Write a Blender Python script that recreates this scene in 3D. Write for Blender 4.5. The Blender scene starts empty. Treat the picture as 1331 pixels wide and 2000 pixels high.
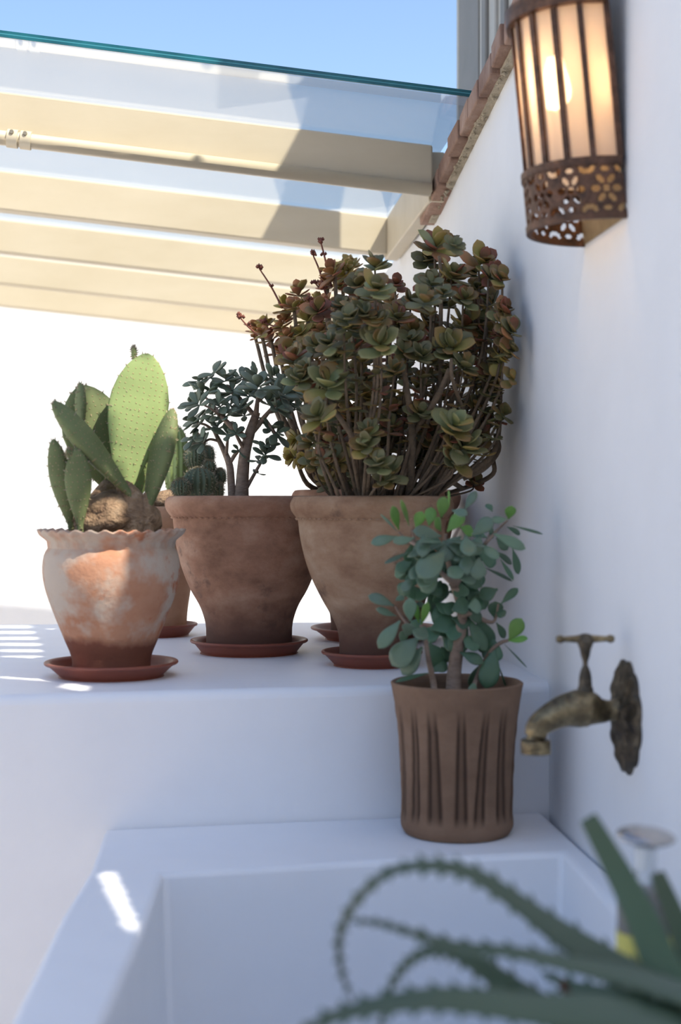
import bpy, bmesh, math, random
from mathutils import Vector, Matrix, noise

sc = bpy.context.scene
col = sc.collection
random.seed(7)
R = math.radians

# ------------------------------------------------------------------ camera
F = 2778.0                      # focal length in pixels of the 1331x2000 frame (50 mm)
CZ = 1.2                        # eye height above the terrace floor
HOR = 985.0                     # row of the horizon
TH = math.atan((665.5 - 400.0) / F)   # yaw: the wall recedes towards column 400
cam_d = bpy.data.cameras.new('camera')
cam = bpy.data.objects.new('camera', cam_d); col.objects.link(cam)
cam_d.sensor_fit = 'VERTICAL'; cam_d.sensor_height = 36.0; cam_d.sensor_width = 24.0
cam_d.lens = 36.0 * F / 2000.0
cam_d.shift_y = -(1000.0 - HOR) / 2000.0
cam_d.clip_start = 0.05
cam.location = (0, 0, CZ)
cam.rotation_euler = (R(90), 0, -TH)
cam_d.dof.use_dof = True
cam_d.dof.focus_distance = 2.55
cam_d.dof.aperture_fstop = 3.6
sc.camera = cam

# ------------------------------------------------------------------ sky, sun, exposure
SUN = Vector((0.53, -0.5, 1.0)).normalized()      # towards the sun: behind the camera, over the right wall
world = bpy.data.worlds.new('sky'); sc.world = world; world.use_nodes = True
wn = world.node_tree.nodes; wl = world.node_tree.links
bg = wn['Background']
sky = wn.new('ShaderNodeTexSky'); sky.sky_type = 'NISHITA'
sky.sun_disc = False
sky.sun_elevation = math.asin(SUN.z)
sky.sun_rotation = math.atan2(SUN.x, SUN.y)
sky.altitude = 50; sky.air_density = 1.0; sky.dust_density = 1.2; sky.ozone_density = 2.2
wl.new(sky.outputs[0], bg.inputs[0]); bg.inputs[1].default_value = 0.245
sun_d = bpy.data.lights.new('sun', 'SUN'); sun_d.energy = 7.6; sun_d.angle = R(0.6); sun_d.color = (1.0, 0.93, 0.82)
sun = bpy.data.objects.new('sun', sun_d); col.objects.link(sun)
sun.rotation_euler = SUN.to_track_quat('Z', 'Y').to_euler(); sun.location = (3, -3, 6)
sc.view_settings.view_transform = 'Standard'; sc.view_settings.look = 'None'
sc.view_settings.gamma = 1.0; sc.view_settings.use_curve_mapping = False
sc.view_settings.exposure = 0.1

# ------------------------------------------------------------------ helpers
FW = Vector((math.sin(TH), math.cos(TH), 0)); RT = Vector((math.cos(TH), -math.sin(TH), 0)); UP = Vector((0, 0, 1))
CAM = Vector((0, 0, CZ))
def ray(px, py): return FW + RT * ((px - 665.5) / F) - UP * ((py - HOR) / F)
def PY(px, py, Y): d = ray(px, py); return CAM + d * (Y / d.y)          # at distance Y along the wall
def PX(px, py, X): d = ray(px, py); return CAM + d * (X / d.x)          # on a plane x = X
def PZ(px, py, z): d = ray(px, py); return CAM + d * ((z - CZ) / d.z)   # on a level z
def scale_at(px, Y): return PY(px, HOR, Y).dot(FW) / F                  # metres per pixel

def obj(name, me, m=None, parent=None, smooth=True, loc=None):
    o = bpy.data.objects.new(name, me); col.objects.link(o)
    if m is not None and not me.materials:
        for x in (m if isinstance(m, (list, tuple)) else [m]): me.materials.append(x)
    if smooth:
        me.polygons.foreach_set('use_smooth', [True] * len(me.polygons))
    if parent is not None: o.parent = parent
    if loc is not None: o.location = loc
    return o
def tag(o, label=None, cat=None, group=None, kind=None):
    if label: o['label'] = label
    if cat: o['category'] = cat
    if group: o['group'] = group
    if kind: o['kind'] = kind
    return o
def empty(name, loc, label, cat, group=None):
    o = bpy.data.objects.new(name, None); col.objects.link(o); o.location = loc; o.empty_display_size = 0.05
    return tag(o, label, cat, group)
def mesh(name, verts, faces):
    me = bpy.data.meshes.new(name); me.from_pydata([tuple(v) for v in verts], [], faces); me.update(); return me
def bevel(o, w, seg=2, ang=30):
    b = o.modifiers.new('bevel', 'BEVEL'); b.width = w; b.segments = seg; b.limit_method = 'ANGLE'; b.angle_limit = R(ang); b.harden_normals = False
    return o
def autosmooth(me, ang=40):
    me.polygons.foreach_set('use_smooth', [True] * len(me.polygons))
    me.set_sharp_from_angle(angle=R(ang))
def box_me(name, a, b):
    x0, y0, z0 = a; x1, y1, z1 = b
    v = [(x0,y0,z0),(x1,y0,z0),(x1,y1,z0),(x0,y1,z0),(x0,y0,z1),(x1,y0,z1),(x1,y1,z1),(x0,y1,z1)]
    return mesh(name, v, [(0,3,2,1),(4,5,6,7),(0,1,5,4),(1,2,6,5),(2,3,7,6),(3,0,4,7)])
def hexa_me(name, bot, top):
    n = len(bot)
    f = [tuple(range(n))[::-1], tuple(range(n, 2*n))] + [(i, (i+1) % n, (i+1) % n + n, i + n) for i in range(n)]
    return mesh(name, list(bot) + list(top), f)
def lathe_me(name, prof, seg=64, rf=None, close=False):
    v = []; f = []
    for k, (r, z) in enumerate(prof):
        for i in range(seg):
            a = 2*math.pi*i/seg
            rr, zz = (rf(r, z, a, k) if rf else (r, z))
            v.append((rr*math.cos(a), rr*math.sin(a), zz))
    for k in range(len(prof)-1):
        for i in range(seg):
            j = (i+1) % seg
            f.append((k*seg+i, k*seg+j, (k+1)*seg+j, (k+1)*seg+i))
    if close:
        f.append(tuple(range(seg))[::-1]); b = (len(prof)-1)*seg; f.append(tuple(range(b, b+seg)))
    return mesh(name, v, f)
def catmull(pts, n=6):
    P = [Vector(p) for p in pts]; out = []
    for i in range(len(P)-1):
        p0 = P[max(i-1, 0)]; p1 = P[i]; p2 = P[i+1]; p3 = P[min(i+2, len(P)-1)]
        for k in range(n):
            t = k/n
            out.append(0.5*((2*p1)+(p2-p0)*t+(2*p0-5*p1+4*p2-p3)*t*t+(3*p1-p0-3*p2+p3)*t*t*t))
    out.append(P[-1]); return out
def lerp_list(vals, m):
    n = len(vals)-1; out = []
    for i in range(m):
        t = i/(m-1)*n; k = min(int(t), n-1); out.append(vals[k]+(vals[k+1]-vals[k])*(t-k))
    return out
def tube_geo(pts, rad, seg=8, n=5, flat=None):
    P = catmull(pts, n) if n > 1 else [Vector(p) for p in pts]
    rr = lerp_list(rad, len(P)); v = []; f = []
    t0 = (P[1]-P[0]).normalized(); ref = Vector((0,0,1)) if abs(t0.z) < 0.9 else Vector((0,-1,0))
    u = t0.cross(ref).normalized()
    for i, p in enumerate(P):
        t = (P[min(i+1, len(P)-1)]-P[max(i-1, 0)]).normalized()
        u = (u - t*u.dot(t)).normalized(); w = t.cross(u)
        for k in range(seg):
            a = 2*math.pi*k/seg
            v.append(p + u*(math.cos(a)*rr[i]) + w*(math.sin(a)*rr[i]))
    for i in range(len(P)-1):
        for k in range(seg):
            j = (k+1) % seg; f.append((i*seg+k, i*seg+j, (i+1)*seg+j, (i+1)*seg+k))
    f.append(tuple(range(seg))[::-1]); b = (len(P)-1)*seg; f.append(tuple(range(b, b+seg)))
    return v, f
def tube_me(name, pts, rad, seg=8, n=5):
    v, f = tube_geo(pts, rad, seg, n); return mesh(name, v, f)
def local(pts, base): return [Vector(p) - Vector(base) for p in pts]

# ------------------------------------------------------------------ materials
def nt(name):
    m = bpy.data.materials.new(name); m.use_nodes = True
    return m, m.node_tree.nodes, m.node_tree.links, m.node_tree.nodes['Principled BSDF']
def ramp(n, stops):
    r = n.new('ShaderNodeValToRGB'); e = r.color_ramp.elements
    while len(e) < len(stops): e.new(0.5)
    for i, (p, c) in enumerate(stops): e[i].position = p; e[i].color = (*c, 1)
    return r
def mat(name, cols, scale=8.0, rough=0.6, metal=0.0, bump=0.0, bscale=None, detail=5, stretch=(1,1,1), spec=0.5, trans=None, rand=0.0, coat=0):
    """noise-mottled principled material; cols = colour stops"""
    m, n, l, b = nt(name)
    tc = n.new('ShaderNodeTexCoord'); mp = n.new('ShaderNodeMapping'); mp.inputs['Scale'].default_value = stretch
    l.new(tc.outputs['Object'], mp.inputs[0])
    tx = n.new('ShaderNodeTexNoise'); tx.inputs['Scale'].default_value = scale; tx.inputs['Detail'].default_value = detail; tx.inputs['Roughness'].default_value = 0.62
    l.new(mp.outputs[0], tx.inputs['Vector'])
    if len(cols) == 1: cols = [(0.0, cols[0]), (1.0, cols[0])]
    elif not isinstance(cols[0][1], (tuple, list)): cols = [(0.3+0.4*i/(len(cols)-1), c) for i, c in enumerate(cols)]
    rp = ramp(n, cols); l.new(tx.outputs[0], rp.inputs[0])
    out = rp.outputs[0]
    if rand:
        oi = n.new('ShaderNodeObjectInfo'); hs = n.new('ShaderNodeHueSaturation')
        mr = n.new('ShaderNodeMapRange'); mr.inputs[3].default_value = 1-rand; mr.inputs[4].default_value = 1+rand
        l.new(oi.outputs['Random'], mr.inputs[0]); l.new(mr.outputs[0], hs.inputs['Value']); l.new(out, hs.inputs['Color']); out = hs.outputs[0]
    l.new(out, b.inputs['Base Color'])
    b.inputs['Roughness'].default_value = rough; b.inputs['Metallic'].default_value = metal
    b.inputs['Specular IOR Level'].default_value = spec
    if bump:
        t2 = n.new('ShaderNodeTexNoise'); t2.inputs['Scale'].default_value = bscale or scale*4; t2.inputs['Detail'].default_value = 6
        l.new(mp.outputs[0], t2.inputs['Vector'])
        bp = n.new('ShaderNodeBump'); bp.inputs['Strength'].default_value = bump; bp.inputs['Distance'].default_value = 0.01
        l.new(t2.outputs[0], bp.inputs['Height']); l.new(bp.outputs[0], b.inputs['Normal'])
    if trans:
        tr = n.new('ShaderNodeBsdfTranslucent'); mx = n.new('ShaderNodeMixShader'); mx.inputs[0].default_value = trans
        l.new(out, tr.inputs[0]); l.new(b.outputs[0], mx.inputs[1]); l.new(tr.outputs[0], mx.inputs[2])
        l.new(mx.outputs[0], n['Material Output'].inputs[0])
    return m

M_white = mat('whitewash', [(0.3, (0.77,0.77,0.775)), (0.7, (0.83,0.83,0.83))], 3.0, 0.75, bump=0.25, bscale=14, spec=0.25)
M_ledge = mat('whitewash_lit', [(0.3, (0.86,0.86,0.87)), (0.7, (0.91,0.91,0.91))], 4.0, 0.55, bump=0.22, bscale=12, spec=0.4)  # same whitewash as the wall, paler: sky light put into the colour
M_floor = mat('terrace_floor', [(0.3, (0.42,0.35,0.29)), (0.7, (0.50,0.43,0.36))], 2.0, 0.8, bump=0.1)
M_cream = mat('cream_paint', [(0.3, (0.54,0.455,0.315)), (0.7, (0.60,0.515,0.375))], 9.0, 0.45, bump=0.03, stretch=(0.3,1,1))
M_screw = mat('screw_metal', [(0.35,0.30,0.22)], 5, 0.35, 0.8)
M_brick = mat('coping_brick', [(0.25, (0.20,0.11,0.075)), (0.5, (0.31,0.19,0.135)), (0.75, (0.42,0.30,0.24))], 14, 0.85, bump=0.6, rand=0.18)
M_mortar = mat('coping_mortar', [(0.3, (0.36,0.29,0.20)), (0.7, (0.55,0.48,0.36))], 30, 0.95, bump=0.9)
M_screen = mat('screen_metal', [(0.3, (0.20,0.18,0.15)), (0.7, (0.25,0.22,0.19))], 6, 0.6)
M_slat = mat('screen_slat', [(0.3, (0.42,0.38,0.32)), (0.7, (0.5,0.46,0.4))], 6, 0.6)
M_soil = mat('soil', [(0.3, (0.035,0.025,0.018)), (0.7, (0.09,0.065,0.045))], 60, 0.95, bump=1.0)
M_saucer = mat('saucer_plastic', [(0.3, (0.21,0.055,0.03)), (0.7, (0.27,0.075,0.042))], 10, 0.5)
M_bark = mat('succulent_bark', [(0.3, (0.19,0.125,0.085)), (0.7, (0.33,0.235,0.17))], 30, 0.75, bump=0.4, stretch=(1,1,2.5))
M_bark2 = mat('bush_bark', [(0.3, (0.10,0.07,0.042)), (0.7, (0.22,0.15,0.09))], 40, 0.8, bump=0.5)
M_brass = mat('aged_brass', [(0.25, (0.035,0.026,0.02)), (0.5, (0.22,0.165,0.09)), (0.72, (0.45,0.35,0.19))], 45, 0.38, 0.85, bump=0.4, bscale=90)
M_brassd = mat('dark_brass', [(0.3, (0.03,0.024,0.02)), (0.55, (0.10,0.08,0.055)), (0.75, (0.22,0.18,0.13))], 55, 0.45, 0.8, bump=0.6, bscale=80)
M_copper = mat('lamp_metal', [(0.3, (0.05,0.028,0.018)), (0.55, (0.12,0.06,0.035)), (0.75, (0.20,0.10,0.06))], 50, 0.5, 0.5, bump=0.4)
M_lampback = mat('lamp_back_metal', [(0.3, (0.3,0.22,0.12)), (0.7, (0.45,0.34,0.2))], 40, 0.45, 0.6)
M_flower = mat('dry_flower', [(0.3, (0.12,0.03,0.02)), (0.7, (0.22,0.07,0.04))], 60, 0.8)

def pot_mat(name, stops, scale, patch=None, pscale=7.0, pcut=(0.5,0.56), low=None, bump=0.35):
    m, n, l, b = nt(name)
    tc = n.new('ShaderNodeTexCoord')
    def noise_(s, d=6, st=(1,1,1), off=0):
        mp = n.new('ShaderNodeMapping'); mp.inputs['Scale'].default_value = st; mp.inputs['Location'].default_value = (off, off*0.7, off*1.3)
        l.new(tc.outputs['Object'], mp.inputs[0])
        t = n.new('ShaderNodeTexNoise'); t.inputs['Scale'].default_value = s; t.inputs['Detail'].default_value = d; t.inputs['Roughness'].default_value = 0.65
        l.new(mp.outputs[0], t.inputs['Vector']); return t.outputs[0]
    rp = ramp(n, stops); l.new(noise_(scale, 7, (1,1,1.6)), rp.inputs[0]); out = rp.outputs[0]
    if patch:
        for k, (c, ps, cut, off) in enumerate(patch):
            rr = ramp(n, [(cut[0], (0,0,0)), (cut[1], (1,1,1))]); l.new(noise_(ps, 5, (1,1,1), off), rr.inputs[0])
            mx = n.new('ShaderNodeMix'); mx.data_type = 'RGBA'; l.new(rr.outputs[0], mx.inputs[0]); l.new(out, mx.inputs[6]); mx.inputs[7].default_value = (*c, 1); out = mx.outputs[2]
    if low:                                             # clay darker towards the foot of the pot
        c, z0, z1 = low
        sp = n.new('ShaderNodeSeparateXYZ'); l.new(tc.outputs['Object'], sp.inputs[0])
        ad = n.new('ShaderNodeMath'); ad.operation = 'MULTIPLY_ADD'; ad.inputs[1].default_value = 0.05; l.new(noise_(12, 4), ad.inputs[0]); l.new(sp.outputs[2], ad.inputs[2])
        mr = n.new('ShaderNodeMapRange'); mr.inputs[1].default_value = z0+0.025; mr.inputs[2].default_value = z1+0.025; mr.inputs[3].default_value = 1; mr.inputs[4].default_value = 0
        l.new(ad.outputs[0], mr.inputs[0])
        mx = n.new('ShaderNodeMix'); mx.data_type = 'RGBA'; l.new(mr.outputs[0], mx.inputs[0]); l.new(out, mx.inputs[6]); mx.inputs[7].default_value = (*c, 1); out = mx.outputs[2]
    l.new(out, b.inputs['Base Color']); b.inputs['Roughness'].default_value = 0.85; b.inputs['Specular IOR Level'].default_value = 0.25
    bp = n.new('ShaderNodeBump'); bp.inputs['Strength'].default_value = bump; bp.inputs['Distance'].default_value = 0.006
    l.new(noise_(55, 6), bp.inputs['Height']); l.new(bp.outputs[0], b.inputs['Normal'])
    return m
M_pot1 = pot_mat('limed_terracotta', [(0.3, (0.42,0.19,0.105)), (0.55, (0.50,0.26,0.155)), (0.8, (0.55,0.35,0.24))], 9,
                 patch=[((0.52,0.42,0.33), 5.5, (0.43,0.53), 3.1), ((0.44,0.17,0.085), 11, (0.56,0.62), 8.0)], low=((0.20,0.075,0.045), 0.045, 0.06))
M_pot2 = pot_mat('brown_terracotta', [(0.3, (0.22,0.11,0.065)), (0.5, (0.39,0.20,0.12)), (0.72, (0.52,0.32,0.21))], 13,
                 patch=[((0.13,0.08,0.06), 14, (0.58,0.72), 5.0)], low=((0.13,0.065,0.045), 0.03, 0.10))
M_pot3 = pot_mat('tan_terracotta', [(0.3, (0.25,0.13,0.075)), (0.5, (0.39,0.235,0.14)), (0.72, (0.50,0.35,0.23))], 12,
                 patch=[((0.14,0.085,0.06), 13, (0.58,0.72), 2.0)], low=((0.13,0.065,0.045), 0.03, 0.10))
M_pot4 = pot_mat('pale_terracotta', [(0.3, (0.42,0.23,0.13)), (0.6, (0.52,0.31,0.19)), (0.8, (0.60,0.40,0.27))], 8)
M_potF = pot_mat('fluted_clay', [(0.3, (0.19,0.11,0.067)), (0.55, (0.24,0.145,0.09)), (0.8, (0.30,0.185,0.12))], 9, bump=0.25)
def add_groove(m):
    n = m.node_tree.nodes; l = m.node_tree.links; b = n['Principled BSDF']
    src = b.inputs['Base Color'].links[0].from_socket
    at = n.new('ShaderNodeAttribute'); at.attribute_name = 'groove'
    mx = n.new('ShaderNodeMix'); mx.data_type = 'RGBA'; l.new(at.outputs['Fac'], mx.inputs[0]); l.new(src, mx.inputs[6]); mx.inputs[7].default_value = (0.06,0.033,0.02,1)
    l.new(mx.outputs[2], b.inputs['Base Color'])
add_groove(M_potF)

def leaf_mat(name, base, edge, tip_amt=0.5, rough=0.4, trans=0.12, rand=0.25, bloom=None):
    m, n, l, b = nt(name)
    at = n.new('ShaderNodeAttribute'); at.attribute_name = 'tip'
    oi = n.new('ShaderNodeObjectInfo')
    tc = n.new('ShaderNodeTexCoord'); tx = n.new('ShaderNodeTexNoise'); tx.inputs['Scale'].default_value = 2.5; l.new(tc.outputs['Object'], tx.inputs['Vector'])
    mp = n.new('ShaderNodeMath'); mp.operation = 'MULTIPLY'; l.new(at.outputs['Fac'], mp.inputs[0]); mp.inputs[1].default_value = tip_amt
    mx = n.new('ShaderNodeMix'); mx.data_type = 'RGBA'; l.new(mp.outputs[0], mx.inputs[0]); mx.inputs[6].default_value = (*base,1); mx.inputs[7].default_value = (*edge,1)
    hs = n.new('ShaderNodeHueSaturation')
    mr = n.new('ShaderNodeMapRange'); mr.inputs[3].default_value = 1-rand; mr.inputs[4].default_value = 1+rand
    l.new(oi.outputs['Random'], mr.inputs[0])
    mm = n.new('ShaderNodeMath'); mm.operation = 'MULTIPLY_ADD'; l.new(tx.outputs[0], mm.inputs[0]); mm.inputs[1].default_value = 0.5; l.new(mr.outputs[0], mm.inputs[2])
    sb = n.new('ShaderNodeMath'); sb.operation = 'SUBTRACT'; l.new(mm.outputs[0], sb.inputs[0]); sb.inputs[1].default_value = 0.25
    l.new(sb.outputs[0], hs.inputs['Value']); l.new(mx.outputs[2], hs.inputs['Color'])
    hm = n.new('ShaderNodeMapRange'); hm.inputs[3].default_value = 0.485; hm.inputs[4].default_value = 0.515; l.new(oi.outputs['Random'], hm.inputs[0]); l.new(hm.outputs[0], hs.inputs['Hue'])
    l.new(hs.outputs[0], b.inputs['Base Color']); b.inputs['Roughness'].default_value = rough
    tr = n.new('ShaderNodeBsdfTranslucent'); ms = n.new('ShaderNodeMixShader'); ms.inputs[0].default_value = trans
    l.new(hs.outputs[0], tr.inputs[0]); l.new(b.outputs[0], ms.inputs[1]); l.new(tr.outputs[0], ms.inputs[2]); l.new(ms.outputs[0], n['Material Output'].inputs[0])
    return m
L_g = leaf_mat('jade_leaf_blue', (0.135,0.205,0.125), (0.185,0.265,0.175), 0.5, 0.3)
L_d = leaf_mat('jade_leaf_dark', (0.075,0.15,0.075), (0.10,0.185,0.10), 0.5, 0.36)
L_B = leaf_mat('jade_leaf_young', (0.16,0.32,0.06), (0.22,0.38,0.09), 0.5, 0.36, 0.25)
L_m = leaf_mat('small_jade_leaf', (0.15,0.185,0.115), (0.21,0.245,0.17), 0.6, 0.4)
B_g = leaf_mat('bush_leaf_grey', (0.27,0.29,0.12), (0.40,0.27,0.12), 0.5, 0.42, 0.28)
B_o = leaf_mat('bush_leaf_olive', (0.36,0.32,0.095), (0.52,0.23,0.09), 0.7, 0.42, 0.3)
B_r = leaf_mat('bush_leaf_red', (0.40,0.23,0.10), (0.52,0.16,0.075), 0.9, 0.45, 0.38)
B_y = leaf_mat('bush_leaf_yellow', (0.46,0.38,0.09), (0.55,0.27,0.07), 0.6, 0.42, 0.35)
B_d = leaf_mat('bush_leaf_dark', (0.20,0.20,0.07), (0.32,0.19,0.07), 0.5, 0.45, 0.25)
A_l = leaf_mat('aloe_leaf', (0.085,0.135,0.085), (0.10,0.10,0.055), 0.7, 0.45, 0.08, 0.1)
A_u = leaf_mat('aloe_leaf_bright', (0.075,0.14,0.075), (0.09,0.11,0.06), 0.6, 0.45, 0.08, 0.1)

def cactus_mat(name, base, dot, sc_dots=(58,58), trans=0.25):
    m, n, l, b = nt(name)
    tc = n.new('ShaderNodeTexCoord'); sp = n.new('ShaderNodeSeparateXYZ'); l.new(tc.outputs['Object'], sp.inputs[0])
    cb = n.new('ShaderNodeCombineXYZ'); l.new(sp.outputs[0], cb.inputs[0]); l.new(sp.outputs[2], cb.inputs[1])
    vo = n.new('ShaderNodeTexVoronoi'); vo.voronoi_dimensions = '2D'; vo.inputs['Scale'].default_value = sc_dots[0]; vo.inputs['Randomness'].default_value = 0.35
    l.new(cb.outputs[0], vo.inputs['Vector'])
    rp = ramp(n, [(0.07, (1,1,1)), (0.15, (0,0,0))]); l.new(vo.outputs['Distance'], rp.inputs[0])
    nz = n.new('ShaderNodeTexNoise'); nz.inputs['Scale'].default_value = 14; l.new(tc.outputs['Object'], nz.inputs['Vector'])
    br = ramp(n, [(0.3, tuple(0.8*x for x in base)), (0.7, tuple(1.15*x for x in base))]); l.new(nz.outputs[0], br.inputs[0])
    mx = n.new('ShaderNodeMix'); mx.data_type = 'RGBA'; l.new(rp.outputs[0], mx.inputs[0]); l.new(br.outputs[0], mx.inputs[6]); mx.inputs[7].default_value = (*dot,1)
    l.new(mx.outputs[2], b.inputs['Base Color']); b.inputs['Roughness'].default_value = 0.7; b.inputs['Specular IOR Level'].default_value = 0.3
    bp = n.new('ShaderNodeBump'); bp.inputs['Strength'].default_value = 0.5; bp.inputs['Distance'].default_value = 0.004; l.new(rp.outputs[0], bp.inputs['Height']); l.new(bp.outputs[0], b.inputs['Normal'])
    tr = n.new('ShaderNodeBsdfTranslucent'); ms = n.new('ShaderNodeMixShader'); ms.inputs[0].default_value = trans
    l.new(mx.outputs[2], tr.inputs[0]); l.new(b.outputs[0], ms.inputs[1]); l.new(tr.outputs[0], ms.inputs[2]); l.new(ms.outputs[0], n['Material Output'].inputs[0])
    return m
M_pad = cactus_mat('opuntia_pad_shaded', (0.19,0.225,0.095), (0.34,0.27,0.14), (105,105), 0.2)  # darker copy for the shaded pads, shade put into the colour
M_padlit = cactus_mat('opuntia_pad_lit', (0.33,0.42,0.16), (0.46,0.36,0.18), (105,105), 0.28)  # paler copy for the sunlit pads, sunlight put into the colour
M_padwood = mat('cactus_wood', [(0.3, (0.16,0.09,0.05)), (0.55, (0.32,0.21,0.12)), (0.75, (0.46,0.34,0.22))], 35, 0.9, bump=1.0)
M_spine = mat('spines', [(0.42,0.33,0.2)], 5, 0.7)
M_globe = mat('globe_cactus', [(0.3, (0.06,0.085,0.045)), (0.7, (0.10,0.13,0.07))], 25, 0.6)
M_column = mat('column_cactus', [(0.3, (0.20,0.27,0.08)), (0.7, (0.27,0.34,0.12))], 25, 0.6)
M_rib = mat('cactus_rib_spines', [(0.3, (0.22,0.19,0.12)), (0.7, (0.33,0.28,0.18))], 60, 0.8)

def glass_mat():
    m, n, l, b = nt('dusty_glass'); n.remove(b)
    tr = n.new('ShaderNodeBsdfTransparent'); tr.inputs[0].default_value = (0.93,0.97,0.97,1)
    df = n.new('ShaderNodeBsdfDiffuse'); df.inputs[0].default_value = (0.8,0.8,0.8,1)
    tl = n.new('ShaderNodeBsdfTranslucent'); tl.inputs[0].default_value = (0.82,0.82,0.82,1)
    dm = n.new('ShaderNodeMixShader'); dm.inputs[0].default_value = 0.6; l.new(df.outputs[0], dm.inputs[1]); l.new(tl.outputs[0], dm.inputs[2])
    lw = n.new('ShaderNodeLayerWeight'); lw.inputs[0].default_value = 0.4
    tc = n.new('ShaderNodeTexCoord'); nz = n.new('ShaderNodeTexNoise'); nz.inputs['Scale'].default_value = 3; nz.inputs['Detail'].default_value = 8
    mp = n.new('ShaderNodeMapping'); mp.inputs['Scale'].default_value = (0.6,2.5,1); l.new(tc.outputs['Object'], mp.inputs[0]); l.new(mp.outputs[0], nz.inputs['Vector'])
    mr = n.new('ShaderNodeMapRange'); mr.inputs[3].default_value = 0.05; mr.inputs[4].default_value = 0.25; l.new(lw.outputs['Facing'], mr.inputs[0])
    ml = n.new('ShaderNodeMapRange'); ml.inputs[1].default_value = 0.3; ml.inputs[2].default_value = 0.7; ml.inputs[3].default_value = 0.85; ml.inputs[4].default_value = 1.15; l.new(nz.outputs[0], ml.inputs[0])
    mu = n.new('ShaderNodeMath'); mu.operation = 'MULTIPLY'; l.new(mr.outputs[0], mu.inputs[0]); l.new(ml.outputs[0], mu.inputs[1])
    mx = n.new('ShaderNodeMixShader'); l.new(mu.outputs[0], mx.inputs[0]); l.new(tr.outputs[0], mx.inputs[1]); l.new(dm.outputs[0], mx.inputs[2])
    gl = n.new('ShaderNodeBsdfGlossy'); gl.inputs['Roughness'].default_value = 0.06
    fr = n.new('ShaderNodeFresnel'); fr.inputs[0].default_value = 1.35
    fm = n.new('ShaderNodeMath'); fm.operation = 'MULTIPLY'; fm.inputs[1].default_value = 0.5; l.new(fr.outputs[0], fm.inputs[0])
    m2 = n.new('ShaderNodeMixShader'); l.new(fm.outputs[0], m2.inputs[0]); l.new(mx.outputs[0], m2.inputs[1]); l.new(gl.outputs[0], m2.inputs[2])
    l.new(m2.outputs[0], n['Material Output'].inputs[0]); return m
M_glass = glass_mat()
M_gedge = mat('glass_edge', [(0.3, (0.004,0.07,0.09)), (0.7, (0.01,0.13,0.15))], 20, 0.2)
M_gedge2 = mat('glass_interlayer', [(0.05,0.25,0.29)], 5, 0.3)
def strip_mat():
    m, n, l, b = nt('translucent_strip')
    b.inputs['Base Color'].default_value = (0.85,0.85,0.86,1); b.inputs['Roughness'].default_value = 0.6
    tl = n.new('ShaderNodeBsdfTranslucent'); tl.inputs[0].default_value = (0.85,0.85,0.86,1); tp = n.new('ShaderNodeBsdfTransparent')
    a = n.new('ShaderNodeMixShader'); a.inputs[0].default_value = 0.7; l.new(b.outputs[0], a.inputs[1]); l.new(tl.outputs[0], a.inputs[2])
    c = n.new('ShaderNodeMixShader'); c.inputs[0].default_value = 0.35; l.new(tp.outputs[0], c.inputs[1]); l.new(a.outputs[0], c.inputs[2])
    l.new(c.outputs[0], n['Material Output'].inputs[0]); return m
M_strip = strip_mat()
def lampglass_mat():
    m, n, l, b = nt('frosted_lamp_glass')
    b.inputs['Base Color'].default_value = (0.80,0.72,0.62,1); b.inputs['Roughness'].default_value = 0.35
    tl = n.new('ShaderNodeBsdfTranslucent'); tl.inputs[0].default_value = (0.9,0.82,0.72,1)
    tp = n.new('ShaderNodeBsdfRefraction'); tp.inputs['Roughness'].default_value = 0.6; tp.inputs['IOR'].default_value = 1.02; tp.inputs[0].default_value = (0.95,0.9,0.85,1)
    a = n.new('ShaderNodeMixShader'); a.inputs[0].default_value = 0.45; l.new(b.outputs[0], a.inputs[1]); l.new(tl.outputs[0], a.inputs[2])
    c = n.new('ShaderNodeMixShader'); c.inputs[0].default_value = 0.4; l.new(a.outputs[0], c.inputs[1]); l.new(tp.outputs[0], c.inputs[2])
    l.new(c.outputs[0], n['Material Output'].inputs[0]); return m
M_lglass = lampglass_mat()
def emit_mat(name, c, s):
    m, n, l, b = nt(name); b.inputs['Base Color'].default_value = (*c,1); b.inputs['Emission Color'].default_value = (*c,1); b.inputs['Emission Strength'].default_value = s; return m
M_bulb = emit_mat('bulb_glow', (1.0,0.70,0.40), 42.0)
M_chrome = mat('cap_metal', [(0.3, (0.35,0.33,0.33)), (0.7, (0.5,0.48,0.46))], 20, 0.25, 0.9)
M_label = mat('yellow_label', [(0.3, (0.52,0.47,0.09)), (0.7, (0.62,0.56,0.14))], 10, 0.6)
M_brown = mat('brown_liquid', [(0.3, (0.05,0.035,0.02)), (0.7, (0.11,0.08,0.05))], 20, 0.4)
def clear_mat():
    m, n, l, b = nt('clear_bottle_glass')
    b.inputs['Base Color'].default_value = (0.92,0.93,0.9,1); b.inputs['Roughness'].default_value = 0.08; b.inputs['Transmission Weight'].default_value = 0.85; b.inputs['IOR'].default_value = 1.2
    return m
M_clear = clear_mat()

# ------------------------------------------------------------------ the setting
XW = 0.50                        # face of the right wall
ZL = CZ - 0.265                  # top of the plant ledge
ZT = CZ - 0.456                  # rim of the basin
tag(obj('floor', mesh('floor', [(-14,-8,0),(6,-8,0),(6,12,0),(-14,12,0)], [(0,1,2,3)]), M_floor, smooth=False), kind='structure')
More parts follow.
